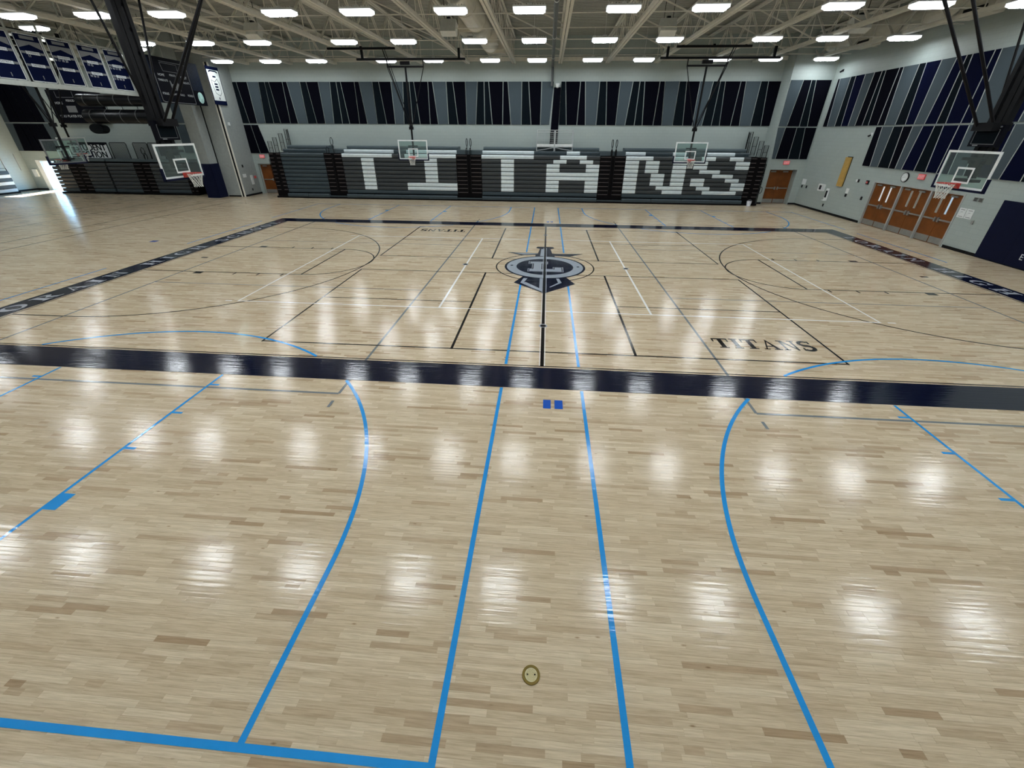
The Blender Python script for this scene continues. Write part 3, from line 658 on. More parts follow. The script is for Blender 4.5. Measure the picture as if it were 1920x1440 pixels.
# ------------------------------------------------------------------ bleachers
UY, UZ0, UP = 17.0, .355, .2675       # front plane, bottom of the row stack, row pitch
def seat_mb(x0, x1, y, z0, h=UP, dpt=.28):
    p = [(y, z0+.03), (y-.012, z0+h*.55), (y-.004, z0+h-.05), (y+.03, z0+h-.012), (y+dpt, z0+h-.012), (y+dpt, z0+.03)]
    return MB().prism(p, x0+.004, x1-.004, 'x')
def aisle(root, x0, x1, nrow, y=UY, z0=UZ0, base=0.0):
    for r in range(nrow):
        zz = z0+r*UP
        part('aisle_step', MB().box(x0, x1, y+.03, y+.4, zz, zz+UP), 'step_black', root)
        m = (x0+x1)/2
        for a_, b_ in ((x0+.05, m-.13), (m+.13, x1-.05)): part('step_tread', MB().box(a_, b_, y, y+.03, zz+UP*.62, zz+UP*.80), 'tread', root)
def loop_rail(root, x, y, z, hgt=.86, wdt=.20, lean=.0):
    pts = [(x, y, z)]
    for k in range(13): a = -pi/2+2*pi*k/12; pts.append((x+wdt/2*cos(a)+lean, y, z+hgt-.25+.25*sin(a)))
    part('handrail', MB().tube(pts, .045, 6), 'black_steel', root)
def bleacher(label, x0, x1, units, white, aisle_rng, rails=()):
    root = thing('bleacher_section', label, 'bleachers', ((x0+x1)/2, UY, 0), group='folded bleachers along the far wall')
    u = (x1-x0)/units
    part('under_frame', MB().box(x0, x1, UY+.3, YF-.05, .1, 3.0), 'step_black', root)
    part('base_rail', MB().box(x0, x1, 16.78, 17.3, 0, .09), 'step_black', root)
    for r in range(-2, 10):      # r=0 is the top row of the flat front
        if r >= 0: yy, zz, h, dd = UY, UZ0+(9-r)*UP, UP, .28
        elif r == -1: yy, zz, h, dd = 17.5, 3.03, .25, .4
        else: yy, zz, h, dd = 18.1, 3.26, .24, .8
        cells = ['d']*units
        for a, b in white.get(r, []):
            for k in range(a, b+1): cells[k] = 'w'
        k = 0
        while k < units:
            j = k
            while j < units and cells[j] == cells[k]: j += 1
            mname = 'seat_white' if cells[k] == 'w' else ('seat_slate' if r in (-2, -1, 9) or not white else 'seat_grey')
            if r == -2: mname = 'deck_slate'
            part('seat_board', seat_mb(x0+k*u, x0+j*u, yy, zz, h, dd), mname, root)
            k = j
    n = max(1, round((x1-x0)/2.1)); L_ = (x1-x0)/n
    for k in range(n): part('front_bench', seat_mb(x0+k*L_+.01, x0+(k+1)*L_-.01, 16.75, .07, .26, .26), 'seat_slate', root)
    part('walkway', MB().box(x0, x1, 17.25, 17.52, 3.0, 3.03), 'deck_slate', root)
    if aisle_rng:
        a0, a1 = aisle_rng
        aisle(root, a0, a1, 10); part('aisle_base', MB().box(a0, a1, 16.8, 17.2, .0, .12).box(a0, a1, 17.03, 17.4, .12, .355), 'step_black', root)
        part('aisle_lip', MB().box(a0+.02, a1-.02, 16.78, 16.82, .12, .2), 'seat_slate', root)
        part('aisle_frame', MB().box(a0, a1, UY+.4, YF-.05, .1, 3.0), 'step_black', root)
        part('aisle_deck', MB().box(a0, a1, 17.4, 18.85, 3.0, 3.28), 'deck_slate', root)
        for xx in rails:
            part('center_rail', MB().tube([(xx, UY-.05, .5), (xx, UY-.05, 2.9)], .05, 6), 'black_steel', root)
    return root
TB = lambda c: {-1: [(c, c+7)], 0: [(c, c+7)]}
def addw(dst, src):
    for k, v in src.items(): dst.setdefault(k, []).extend(v)
    return dst
wB = {}
addw(wB, TB(0)); addw(wB, TB(10))
for r in range(1, 9): addw(wB, {r: [(3, 4)]})
for r in range(1, 7): addw(wB, {r: [(13, 14)]})
for r in (7, 8): addw(wB, {r: [(10, 17)]})
wC = {}; addw(wC, TB(0))
for r in range(1, 9): addw(wC, {r: [(3, 4)]})
addw(wC, {-1: [(13, 14)], 0: [(12, 15)], 1: [(11, 12), (15, 16)], 2: [(10, 11), (16, 17)], 3: [(10, 11), (16, 17)], 4: [(10, 17)], 5: [(10, 17)], 6: [(10, 11), (16, 17)], 7: [(10, 11), (16, 17)], 8: [(10, 11), (16, 17)]})
wD = {-1: [(0, 2), (7, 8), (12, 15)], 0: [(0, 3), (7, 8), (11, 12), (15, 16)], 1: [(0, 1), (3, 4), (7, 8), (10, 11), (16, 17)], 2: [(0, 1), (3, 4), (7, 8), (10, 11), (16, 17)],
      3: [(0, 1), (3, 4), (7, 8), (11, 13)], 4: [(0, 1), (4, 5), (7, 8), (13, 15)], 5: [(0, 1), (4, 5), (7, 8), (10, 11), (15, 16)], 6: [(0, 1), (4, 5), (7, 8), (10, 11), (16, 17)],
      7: [(0, 1), (5, 8), (11, 12), (16, 17)], 8: [(0, 1), (6, 8), (12, 16)]}
bA = bleacher('plain grey folded bleacher section without letters at the left end', -19.5, -16.25, 7, {}, (-16.25, -14.9), (-15.6,))
bB = bleacher('grey folded bleacher section with large white letters T and I', -14.9, -6.55, 18, wB, (-6.55, -4.72), (-5.75, -5.5))
bC = bleacher('grey folded bleacher section with large white letters T and A', -4.72, 3.58, 18, wC, (3.58, 5.35), (4.35, 4.6))
bD = bleacher('grey folded bleacher section with large white letters N and S', 5.35, 13.7, 18, wD, None)
loop_rail(bA, -15.55, 17.3, 3.05, .98, .2, -.06); loop_rail(bA, -15.9, 17.15, 2.95, .5, .2, -.05)
for x in (-5.78, -5.52): loop_rail(bB, x, 17.3, 3.05, .98, .11); loop_rail(bB, x-.02, 17.15, 2.95, .5, .1)
for x in (4.37, 4.65): loop_rail(bC, x, 17.3, 3.05, .98, .11); loop_rail(bC, x-.02, 17.15, 2.95, .5, .1)
def end_stair(root, x0, x1, s):
    """black folded end stair with guard rails above"""
    aisle(root, x0, x1, 10)
    part('stair_frame', MB().box(x0, x1, UY+.4, YF-.05, .1, 3.0).box(x0, x1, 16.8, 17.2, 0, .12).box(x0, x1, 17.03, 17.4, .12, .355), 'step_black', root)
    xo = x0 if s < 0 else x1
    for k, (yy, h0, h1) in enumerate(((17.25, 2.9, 3.75), (17.6, 3.0, 4.0), (18.1, 3.1, 4.25), (18.6, 3.2, 4.55))):
        xa = xo-s*.02-s*.22*k; pts = [(xa, yy, h0), (xa, yy, h1), (xa-s*.28, yy, h1), (xa-s*.28, yy, h0)]
        part('guard_rail', MB().tube(pts, .045, 6), 'black_steel', root)
        mb = MB()
        for q in range(1, 4): mb.beam((xa-s*.07*q, yy, h0), (xa-s*.07*q, yy, h1), .012)
        mb.beam((xa, yy, (h0+h1)/2), (xa-s*.28, yy, (h0+h1)/2), .02)
        part('guard_bars', mb, 'black_steel', root)
    part('guard_rail', MB().tube([(xo-s*.75, 18.7, 3.2), (xo-s*.80, 18.7, 4.5), (xo-s*.88, 18.7, 4.5), (xo-s*.9, 18.7, 3.3)], .045, 6), 'black_steel', root)
    for q in range(4): part('guard_rail', MB().tube([(xo-s*.02, 17.1, 2.0-.35*q), (xo+s*.06, 17.05, 2.1-.35*q), (xo+s*.06, 17.05, 2.6-.35*q), (xo-s*.02, 17.1, 2.7-.35*q)], .04, 6), 'black_steel', root)
end_stair(bA, -20.4, -19.5, -1); end_stair(bD, 13.7, 14.75, 1)
ring_pts = [(14.855+.10*cos(2*pi*k/16), 16.98, 1.0+.21*sin(2*pi*k/16)) for k in range(16)]
solo('coiled_cable', MB().tube(ring_pts, .04, 6, True), 'black_steel', 'black coiled cable hanging at the right end of the bleachers', 'cable', (14.86, 16.98, 1.0))
t = thing('white_bucket', 'small white bucket on the floor at the right end of the bleachers', 'bucket', (14.15, 16.62, 0))
lpart('shell', MB().lathe([(.001, 0), (.12, 0), (.16, .30), (.17, .31), (.15, .305), (.11, .02), (.001, .02)]), 'bucket', t); lpart('handle', MB().tube([(.165*cos(a), -.02, .3+.1*sin(a)) for a in [pi*k/8 for k in range(9)]], .012, 6), 'scaffold', t)

# camera platform pair on the upper rows
for xa, xb, l in ((-.86, .36, 'silver railed camera platform on the bleachers, left of the pair'), (.42, 1.64, 'silver railed camera platform on the bleachers, right of the pair')):
    t = thing('camera_platform', l, 'platform', ((xa+xb)/2, 18.0, 3.27))
    for x in (xa, xb):
        for y in (17.62, 18.6): part('post', MB().tube([(x, y, 3.27 if y < 18 else 3.49), (x, y, 4.57)], .05, 8), 'scaffold', t)
    for z in (4.57, 4.45): part('rail', MB().tube([(xa, 17.62, z), (xb, 17.62, z), (xb, 18.6, z), (xa, 18.6, z)], .04, 6, True), 'scaffold', t)
    part('platform_deck', MB().box(xa, xb, 17.62, 18.6, 3.54, 3.60).box(xa, xb, 17.60, 17.63, 3.60, 3.72), 'white_paint', t)
    mb = MB(); mb2 = MB().beam((xa, 18.6, 4.1), (xb, 18.6, 4.1), .008)
    for k in range(1, 12): x = xa+(xb-xa)*k/12; mb.beam((x, 17.62, 3.7), (x, 17.62, 4.45), .008); mb2.beam((x, 18.6, 3.7), (x, 18.6, 4.45), .008)
    for k in range(1, 6): z = 3.7+.75*k/6; mb.beam((xa, 17.62, z), (xb, 17.62, z), .008)
    part('wire_mesh', mb, 'scaffold', t); part('wire_mesh', mb2, 'scaffold', t)
    part('brace', MB().beam((xb if xa < 0 else xa, 17.62, 3.5), (xa if xa < 0 else xb, 17.62, 3.3), .04, n=6), 'scaffold', t)

# bleachers of the left gym half
def side_bank(label, x0, x1, cuts, aisles_):
    root = thing('bleacher_section', label, 'bleachers', ((x0+x1)/2, 17.3, 0), group='folded bleachers of the left gym half')
    part('under_frame', MB().box(x0, x1, 17.6, YF-.05, .0, 2.3), 'step_black', root); part('base_rail', MB().box(x0, x1, 17.15, 17.6, 0, .1), 'step_black', root)
    for a, b in cuts:
        for r in range(8): part('seat_board', seat_mb(a, b, 17.3, .1+r*.262, .262, .28), 'seat_grey' if r else 'seat_slate', root)
    for a, b in aisles_:
        for r in range(8):
            zz = .1+r*.262; part('aisle_step', MB().box(a, b, 17.33, 17.65, zz, zz+.262), 'step_black', root)
            m = (a+b)/2
            for a_, b_ in ((a+.05, m-.1), (m+.1, b-.05)): part('step_tread', MB().box(a_, b_, 17.3, 17.33, zz+.16, zz+.21), 'tread', root)
    part('top_deck', MB().box(x0, x1, 17.35, 18.6, 2.3, 2.46), 'deck_slate', root)
    return root
s1 = side_bank('grey folded bleacher section beside the bright outside door', -38.4, -33.9, [(-38.4, -36.95), (-35.65, -33.9)], [(-36.95, -35.65)])
s2 = side_bank('grey folded bleacher section behind the left basketball hoop', -33.75, -27.0, [(-33.75, -31.6), (-30.25, -27.6)], [(-31.6, -30.25), (-27.6, -27.0)])
loop_rail(s2, -30.7, 17.6, 2.4, .85, .3, .05); loop_rail(s2, -30.5, 17.4, 2.3, .6, .26, .1)
for x0, x1, l in ((-33.55, -32.2, 'grey barred railing beside the student banner'), (-31.65, -30.5, 'second grey barred railing from the student banner'), (-30.45, -29.3, 'third grey barred railing from the student banner'), (-29.25, -28.1, 'fourth grey barred railing from the student banner')):
    t = thing('bar_railing', l, 'railing', ((x0+x1)/2, 18.0, 2.46), group='barred railings on the left bleachers')
    part('frame', MB().tube([(x0, 18, 2.465), (x0, 18, 3.50), (x0+.06, 18, 3.57), (x1-.06, 18, 3.57), (x1, 18, 3.50), (x1, 18, 2.465)], .05, 6), 'black_steel', t)
    n = 15
    for k in range(1, n): part('bar', MB().beam((x0+(x1-x0)*k/n, 18, 2.47), (x0+(x1-x0)*k/n, 18, 3.55), .03), 'rail_grey', t)
t = thing('student_banner', 'black and white student section banner hung above the left bleachers', 'banner', (-35.15, 17.98, 2.46))
part('cloth', MB().box(-36.6, -33.72, 17.97, 17.99, 2.465, 3.58), 'board_black', t)
part('print_field', MB().quad((-36.55, 17.965, 3.42), (-33.78, 17.965, 3.42), (-33.78, 17.965, 2.5), (-36.55, 17.965, 2.5)), 'print_white', t)
for s_, z in (('STUDENT', 3.2), ('SECTION', 2.72)): part('lettering', merge(*[put(text_mb(s_, .62, .98), lambda x, y, q, z=z, e=e: (-35.17+x*.93+e*.022, 17.96-abs(e)*.001-e*.0005, z+y)) for e in (-1, 0, 1)]), 'board_black', t)
t = thing('bleacher_section', 'small folded bleacher section at the far left edge against the end wall', 'bleachers', (-42.2, 14.5, 0))
for r in range(6): part('seat_board', MB().box(-42.55+.03, -41.95, 11.8, 17.0, .1+r*.25, .32+r*.25), 'seat_slate' if r % 2 else 'seat_white', t)
part('base_rail', MB().box(-42.55, -41.8, 11.8, 17.0, 0, .1), 'step_black', t); part('guard_rail', MB().tube([(-42.1, 17.05, .2), (-42.1, 17.05, 1.75), (-42.1, 16.2, 1.75), (-42.1, 16.2, .2)], .05, 6), 'black_steel', t)

# ------------------------------------------------------------------ basketball hoops (local +x = towards the court)
def hoop(label, loc, rotz, style, p=None):
    p = p or {}
    t = thing('basketball_hoop', label, 'basketball hoop', loc, rotz, 'ceiling-hung basketball hoops')
    hw, z0, z1 = .915, 2.9, 3.97
    gl = lpart('backboard', MB().box(-.014, -.004, -hw+.03, hw-.03, z0+.03, z1-.03), 'board_glass', t, 'clear glass backboard')
    fw_ = .065
    def ringbox(y0, y1, a, b, wd, x0, x1): return MB().box(x0, x1, y0, y0+wd, a, b).box(x0, x1, y1-wd, y1, a, b).box(x0, x1, y0+wd, y1-wd, a, a+wd).box(x0, x1, y0+wd, y1-wd, b-wd, b)
    lpart('board_frame', ringbox(-hw, hw, z0, z1, fw_, -.03, 0), 'white_paint' if style != 'back' else 'rail_grey', t, 'pale metal board frame')
    lpart('target_square', ringbox(-.305, .305, 3.05, 3.51, .055, -.004, -.001), 'white_paint', gl)
    pd = MB().box(-.05, .03, -hw-.04, hw+.04, z0-.06, z0+.005)
    for s in (-1, 1): pd.box(-.05, .03, min(s*(hw-.01), s*(hw+.045)), max(s*(hw-.01), s*(hw+.045)), z0-.06, z0+.34)
    lpart('edge_padding', pd, 'pad_navy', t)
    rx = .38
    rim = lpart('rim', MB().tube([(rx+.2286*cos(2*pi*k/28), .2286*sin(2*pi*k/28), 3.05) for k in range(28)], .024, 8, True), 'rim_red', t, 'red hoop ring')
    lpart('rim_bracket', MB().prism([(0, 3.06), (.16, 3.06), (.16, 3.02), (.05, 2.90), (0, 2.90)], -.09, .09, 'y').beam((.06, -.07, 2.93), (.25, -.19, 3.04), .025).beam((.06, .07, 2.93), (.25, .19, 3.04), .025), 'rim_red', rim)
    nb = MB(); K = 12; lev = [(0, .2286), (.10, .205), (.2, .175), (.3, .15), (.38, .135), (.45, .14)]
    for k in range(K):
        for d_ in (-1, 1):
            pts = []
            for i, (dz, r) in enumerate(lev): a = 2*pi*(k+d_*.5*i)/K; pts.append((rx+r*cos(a), r*sin(a), 3.045-dz))
            nb.tube(pts, .012, 4)
    lpart('net', nb, 'net_white', t, 'white string net')
    if style in ('side', 'back'):
        mx = -.10
        lpart('mast', MB().beam((mx, 0, 3.0), (mx, 0, 7.65), .11, n=10), 'black_steel', t)
        lpart('board_mount', MB().box(-.10, -.03, -.3, .3, 3.05, 3.12).box(-.10, -.03, -.3, .3, 3.6, 3.67), 'black_steel', t)
        lpart('joint_collar', MB().box(mx-.09, mx+.09, -.12, .12, 4.52, 4.68), 'black_steel', t)
        lpart('crossbar', MB().beam((mx, -1.07, 7.65), (mx, 1.07, 7.65), .08), 'black_steel', t)
        b0, b1 = p.get('beam2', (-2.8, 3.5)); lpart('hinge_beam', MB().beam((mx, b0, 8.0), (mx, b1, 8.0), .10), 'black_steel', t)
        for s in (-1, 1): lpart('hanger', MB().beam((mx, s*1.05, 7.65), (mx, s*1.05, 8.0), .05), 'black_steel', t)
        lpart('winch_plate', MB().box(mx-.06, mx+.06, -.28, .28, 7.74, 7.9), 'black_steel', t)
        lpart('winch', MB().beam((mx-.02, -.22, 7.84), (mx-.02, .26, 7.84), .15, n=12), 'black_steel', t)
        c0, c1 = p.get('beam1', (-4.2, -.35)); lpart('rear_beam', MB().beam((.45, c0, 8.42), (.45, c1, 8.42), .10), 'black_steel', t)
        for yy in (b0+.35, b1-.35): lpart('beam_clamp', MB().box(mx-.05, mx+.05, yy-.06, yy+.06, 8.0, 8.5), 'black_steel', t)
        for yy in (c0+.3, (c0+c1)/2, c1-.3): lpart('beam_clamp', MB().box(.39, .51, yy-.05, yy+.05, 8.37, 8.52), 'black_steel', t)
        for s in (-1, 1): lpart('side_brace', MB().beam((mx, s*1.05, 7.62), (mx, s*.05, 4.62), .045, n=6), 'black_steel', t)
        bt = p.get('brace', -1.05); lpart('rear_brace', MB().beam((.45, bt, 8.40), (mx, bt*.05, 4.62), .055, n=6).beam((.45, bt+.12, 8.40), (mx, 0, 4.8), .035, n=6), 'black_steel', t)
    else:
        mx = -.30
        lpart('mast', MB().box(mx-.09, mx+.09, -.30, -.16, 3.6, 8.3).box(mx-.09, mx+.09, .16, .30, 3.6, 8.3).box(mx-.06, mx+.06, -.09, .09, 3.2, 8.2), 'black_steel', t)
        mb = MB()
        for k in range(14): zz = 4.3+k*.3; mb.beam((mx, -.2, zz), (mx, .2, zz+(.15 if k % 2 else -.15)), .04)
        lpart('mast_lacing', mb, 'black_steel', t)
        lpart('board_mount', MB().box(mx, -.03, -.35, .35, 3.1, 3.18).box(mx, -.03, -.35, .35, 3.7, 3.78).box(mx-.05, mx+.05, -.35, .35, 3.9, 4.05), 'black_steel', t)
        for s in (-1, 1): lpart('side_brace', MB().beam((mx, s*1.0, 8.3), (mx, s*.25, 5.0), .07, n=6), 'black_steel', t)
        lpart('front_brace', MB().beam((.08, -.22, 4.62), (2.95, -.22, 8.2), .085, n=8), 'black_steel', t)
        lpart('front_brace', MB().beam((.0, .22, 4.62), (2.55, .22, 8.2), .085, n=8), 'black_steel', t)
        lpart('brace_saddle', MB().box(mx-.1, .12, -.34, .34, 4.5, 4.72), 'black_steel', t)
        lpart('ceiling_beam', MB().beam((mx, -1.08, 8.35), (mx, 1.08, 8.35), .12), 'black_steel', t)
        lpart('front_beam', MB().beam((2.75, -1.08, 8.3), (2.75, 1.08, 8.3), .12), 'black_steel', t)
        sc = lpart('shot_clock', MB().box(-.24, -.10, -.47, .47, 4.08, 4.66), 'board_black', t, 'black shot clock box')
        lpart('clock_face', MB().box(-.10, -.096, -.36, .36, 4.17, 4.52), 'panel_teal', sc); lpart('clock_trim', ringbox(-.385, .385, 4.145, 4.545, .014, -.10, -.094), 'rail_grey', sc)
        lpart('clock_plate', MB().box(-.10, -.094, -.30, -.12, 4.10, 4.13).box(-.10, -.094, .18, .40, 4.59, 4.63), 'print_grey', sc)
    return t
hoop('large basketball hoop with shot clock at the left end of the court', (-13.05, 0, 0), 0, 'main')
hoop('large basketball hoop with shot clock in front of the brown doors', (13.05, 0, 0), pi, 'main')
hoop('basketball hoop hanging before the white letter I on the bleachers', (-8.4, 12.93, 0), -pi/2, 'side', {'beam2': (-2.8, 3.48), 'beam1': (-4.18, -.33), 'brace': -1.05})
hoop('basketball hoop hanging before the white letters N and S', (8.4, 12.93, 0), -pi/2, 'side', {'beam2': (-2.55, 3.77), 'beam1': (-1.9, 1.95), 'brace': 1.05})
hoop('basketball hoop seen from behind below the row of navy banners', (-24.5, 6.35, 0), pi, 'back', {'beam2': (-2.5, 2.5), 'beam1': (-1.9, 1.9), 'brace': .9})
hoop('pale distant basketball hoop in front of the student banner', (-30.5, 12.5, 0), 0, 'side', {'beam2': (-2.5, 2.5), 'beam1': (-1.9, 1.9), 'brace': .9})

# ------------------------------------------------------------------ doors
def rot_place(mb, kind, plane, a0):
    """door drawn in (u along wall, d out of wall, z)"""
    if kind == 'right': return put(mb, lambda u, d_, z: (plane-d_, a0-u, z))    # u runs towards the viewer
    return put(mb, lambda u, d_, z: (a0+u, plane-d_, z))
door_n = [0]
def double_door(kind, plane, a0, w_, h, lites, label, lite_w=.09, fl=.07, fr=.07):
    door_n[0] += 1
    fo = .14 if kind == 'right' else .10
    fm = MB().box(-fl, 0, -.02, fo, 0, h+.07).box(w_, w_+fr, -.02, fo, 0, h+.07).box(0, w_, -.02, fo, h, h+.07)
    root = struct('door_%d' % door_n[0], rot_place(fm, kind, plane, a0), 'frame_grey', label, 'door')
    lw = w_/2
    for k in range(2):
        x0 = k*lw+.006; x1 = (k+1)*lw-.006
        lf = part('leaf', rot_place(MB().box(x0, x1, 0, .045, .01, h-.006), kind, plane, a0), 'door_wood', root)
        pl = lambda name, mb, m, l=None: part(name, rot_place(mb, kind, plane, a0), m, lf, l)
        pl('kick_plate', MB().box(x0+.02, x1-.02, .045, .05, .03, .30), 'steel_brushed')
        xb = x0+.04 if k == 0 else x0+.10
        pl('push_bar', MB().box(x0+.06, x1-.06, .05, .10, 1.0, 1.06).box((x1-.13 if k == 0 else x0+.05), (x1-.05 if k == 0 else x0+.13), .045, .11, .93, 1.12), 'steel_brushed', 'chrome push bar')
        pl('door_closer', MB().box(x0+.18, x0+.52, .045, .10, h-.13, h-.06), 'steel_brushed')
        if lites:
            xl = x1-.30 if k == 0 else x0+.20
            pl('lite', MB().box(xl, xl+lite_w, .045, .049, 1.30, 2.0), lites[k], 'narrow lit window')
            pl('lite_stop', MB().box(xl-.015, xl, .045, .055, 1.28, 2.02).box(xl+lite_w, xl+lite_w+.015, .045, .055, 1.28, 2.02).box(xl-.015, xl+lite_w+.015, .045, .055, 2.0, 2.02).box(xl-.015, xl+lite_w+.015, .045, .055, 1.28, 1.30), 'frame_grey')
    return root
RD = XR+.12
double_door('right', RD, 10.55, 1.91, 2.14, ('lite_bright', 'lite_bright'), 'brown double door farthest along the right wall with two bright narrow windows', fr=.04)
double_door('right', RD, 8.56, 1.81, 2.14, ('lite_dim', 'lite_dim'), 'brown double door in the middle of the three on the right wall', fl=.04, fr=.04)
double_door('right', RD, 6.67, 1.65, 2.14, ('lite_dim', 'lite_blue'), 'brown double door behind the right basketball net', fl=.04)
double_door('far', RFY+.55, 15.62, 1.66, 2.2, None, 'brown double door in the far right corner')
double_door('far', YF+.22, -22.65, 1.8, 2.1, None, 'brown door partly hidden by the left end of the bleachers')
# outside door at the far left, its leaf folded back
door_n[0] += 1
dr = struct('door_%d' % door_n[0], MB().box(EX0-.4, EX0, YF-.03, YF+.02, 0, EXH+.08).box(EX0, EX1+.1, YF-.03, YF+.05, EXH, EXH+.08).box(EX1, EX1+.1, YF-.03, YF+.05, 0, EXH), 'white_paint', 'open outside door letting in bright blue daylight', 'door')
part('leaf', MB().box(EX0-.05, EX0, YF+.32, YF+1.2, 0, EXH), 'frame_grey', dr)

# ------------------------------------------------------------------ wall fittings
def exit_sign(loc, rotz, label):
    t = thing('exit_sign', label, 'exit sign', loc, rotz)
    lpart('case', MB().box(-.20, .20, -.05, 0, -.12, .12), 'exit_red', t); lpart('face', MB().box(-.185, .185, -.052, -.05, -.105, .105), 'exit_glow', t)
    lpart('lettering', put(text_mb('EXIT', .17), lambda x, y, q: (x, -.0535, y)), 'print_white', t)
exit_sign((16.42, RFY-.002, 2.70), 0, 'red exit sign above the corner double door')
exit_sign((XR-.002, 7.63, 2.66), -pi/2, 'red exit sign beside the wall clock')
exit_sign((-22.19, YF-.001, 2.69), 0, 'red exit sign above the door left of the bleachers')
t = thing('wall_clock', 'round white wall clock with black rim above the brown doors', 'clock', (XR, 8.62, 2.56))
cp = MB().prism([(.225*cos(2*pi*k/32), .225*sin(2*pi*k/32)) for k in range(32)], -.055, 0, 'x'); lpart('clock_case', cp, 'plastic_black', t)
lpart('dial', MB().prism([(.195*cos(2*pi*k/32), .195*sin(2*pi*k/32)) for k in range(32)], -.06, -.055, 'x'), 'plastic_white', t)
mb = MB()
for k in range(12): a = 2*pi*k/12; mb.beam((-.061, .15*sin(a), .15*cos(a)), (-.061, .18*sin(a), .18*cos(a)), .012, .004)
lpart('hour_marks', mb, 'plastic_black', t); lpart('hour_hand', MB().beam((-.063, 0, 0), (-.063, -.09, .02), .014, .004), 'plastic_black', t); lpart('minute_hand', MB().beam((-.063, 0, 0), (-.063, .13, -.015), .01, .004), 'plastic_black', t)
def wallbox(name, y, z, hw, hh, d_, m, label, cat): return solo(name, MB().box(XR-d_, XR, y-hw, y+hw, z-hh, z+hh), m, label, cat, (XR, y, z))
t = thing('wooden_wall_board', 'tall narrow yellow wooden board fixed to the right wall', 'board', (XR, 13.4, 1.66)); lpart('plank_face', MB().box(-.10, -.02, -.23, .24, 0, 1.58), 'board_wood', t); lpart('backing_strip', MB().box(-.02, 0, -.27, .20, .03, 1.62), 'plastic_black', t)
t = thing('first_aid_cabinet', 'white wall cabinet with a black window left of the wooden board', 'cabinet', (XR, 15.04, 1.42)); lpart('case', MB().box(-.16, 0, -.26, .26, -.20, .20), 'plastic_white', t); lpart('window', MB().box(-.165, -.16, -.10, .12, -.12, .13), 'plastic_black', t)
t = thing('wall_phone_panel', 'white wall panel with black handset below the cabinet', 'panel', (XR, 14.38, 1.08)); lpart('plate', MB().box(-.04, 0, -.15, .15, -.34, .34), 'plastic_white', t); lpart('handset', MB().box(-.09, -.04, -.05, .05, -.18, .22), 'plastic_black', t); lpart('shelf', MB().box(-.12, 0, -.17, .17, -.37, -.34), 'plastic_white', t)
wallbox('outlet', 14.39, .44, .05, .08, .02, 'plastic_black', 'black outlet near the floor below the wall panel', 'outlet')
wallbox('wall_notice', 17.35, 1.55, .24, .17, .01, 'plastic_white', 'white paper notice by the corner double door', 'notice')
wallbox('light_switch', 17.45, 1.25, .06, .08, .03, 'plastic_black', 'black switch under the corner notice, left one', 'switch'); wallbox('light_switch', 16.88, 1.27, .06, .08, .03, 'plastic_black', 'black switch under the corner notice, right one', 'switch')
wallbox('wall_notice', 12.56, 1.49, .13, .14, .01, 'plastic_white', 'small white notice right of the wooden board', 'notice'); wallbox('light_switch', 12.56, 1.25, .07, .08, .03, 'plastic_black', 'black switch under the small notice right of the wooden board', 'switch')
t = thing('fire_alarm', 'small dark fire alarm box beside the brown doors', 'alarm', (XR, 11.12, 2.09)); lpart('case', MB().box(-.05, 0, -.1, .1, -.1, .1), 'plastic_black', t); lpart('strobe', MB().box(-.07, -.05, -.05, .05, -.05, .05), 'exit_red', t)
wallbox('light_switch', 11.14, 1.26, .06, .09, .03, 'plastic_black', 'black switch below the fire alarm', 'switch')
t = thing('sensor_plate', 'small black and white sensor left of the fire alarm', 'sensor', (XR, 11.97, 2.1)); lpart('plate', MB().box(-.03, 0, -.04, .14, -.06, .06), 'plastic_white', t); lpart('eye', MB().box(-.05, 0, -.12, -.04, -.08, .08), 'plastic_black', t)
t = thing('wall_camera', 'small black wall camera beside the lower acoustic panels', 'camera', (XR, 12.3, 4.39)); lpart('mount', MB().box(-.03, 0, -.1, .02, -.05, .12), 'plastic_white', t); lpart('body', MB().beam((-.03, 0, 0), (-.14, .03, -.06), .09, n=10), 'plastic_black', t)
t = thing('corner_camera', 'small black camera high in the far right corner', 'camera', (XR, 17.0, 7.85)); lpart('mount', MB().box(-.04, 0, -.06, .06, -.06, .06), 'plastic_black', t); lpart('body', MB().beam((-.03, 0, 0), (-.18, -.05, -.08), .10, n=10), 'plastic_black', t)
for y, l in ((4.74, 'white framed notice nearest the brown doors'), (4.38, 'white framed notice between the doors and the navy pad')):
    t = thing('framed_notice', l, 'notice', (XR, y, 1.49)); lpart('sheet', MB().box(-.012, 0, -.165, .165, -.19, .19), 'plastic_white', t); lpart('print', MB().box(-.014, -.012, -.1, .1, .12, .14).box(-.014, -.012, -.12, .1, -.15, -.13).box(-.014, -.012, -.05, .06, .03, .04), 'print_grey', t)
for y, l in ((4.42, 'small grey louvre plate above the notices, left one'), (4.19, 'small grey louvre plate above the notices, right one')):
    t = thing('louvre_plate', l, 'vent', (XR, y, 2.07)); lpart('plate', MB().box(-.02, 0, -.09, .09, -.08, .08), 'steel_brushed', t)
    mb = MB()
    for k in range(4): mb.box(-.024, -.02, -.07, .07, -.06+k*.035, -.045+k*.035)
    lpart('slots', mb, 'plastic_black', t)
wallbox('light_switch', 4.06, 1.22, .05, .08, .03, 'steel_brushed', 'steel switch plate beside the navy wall pad', 'switch')
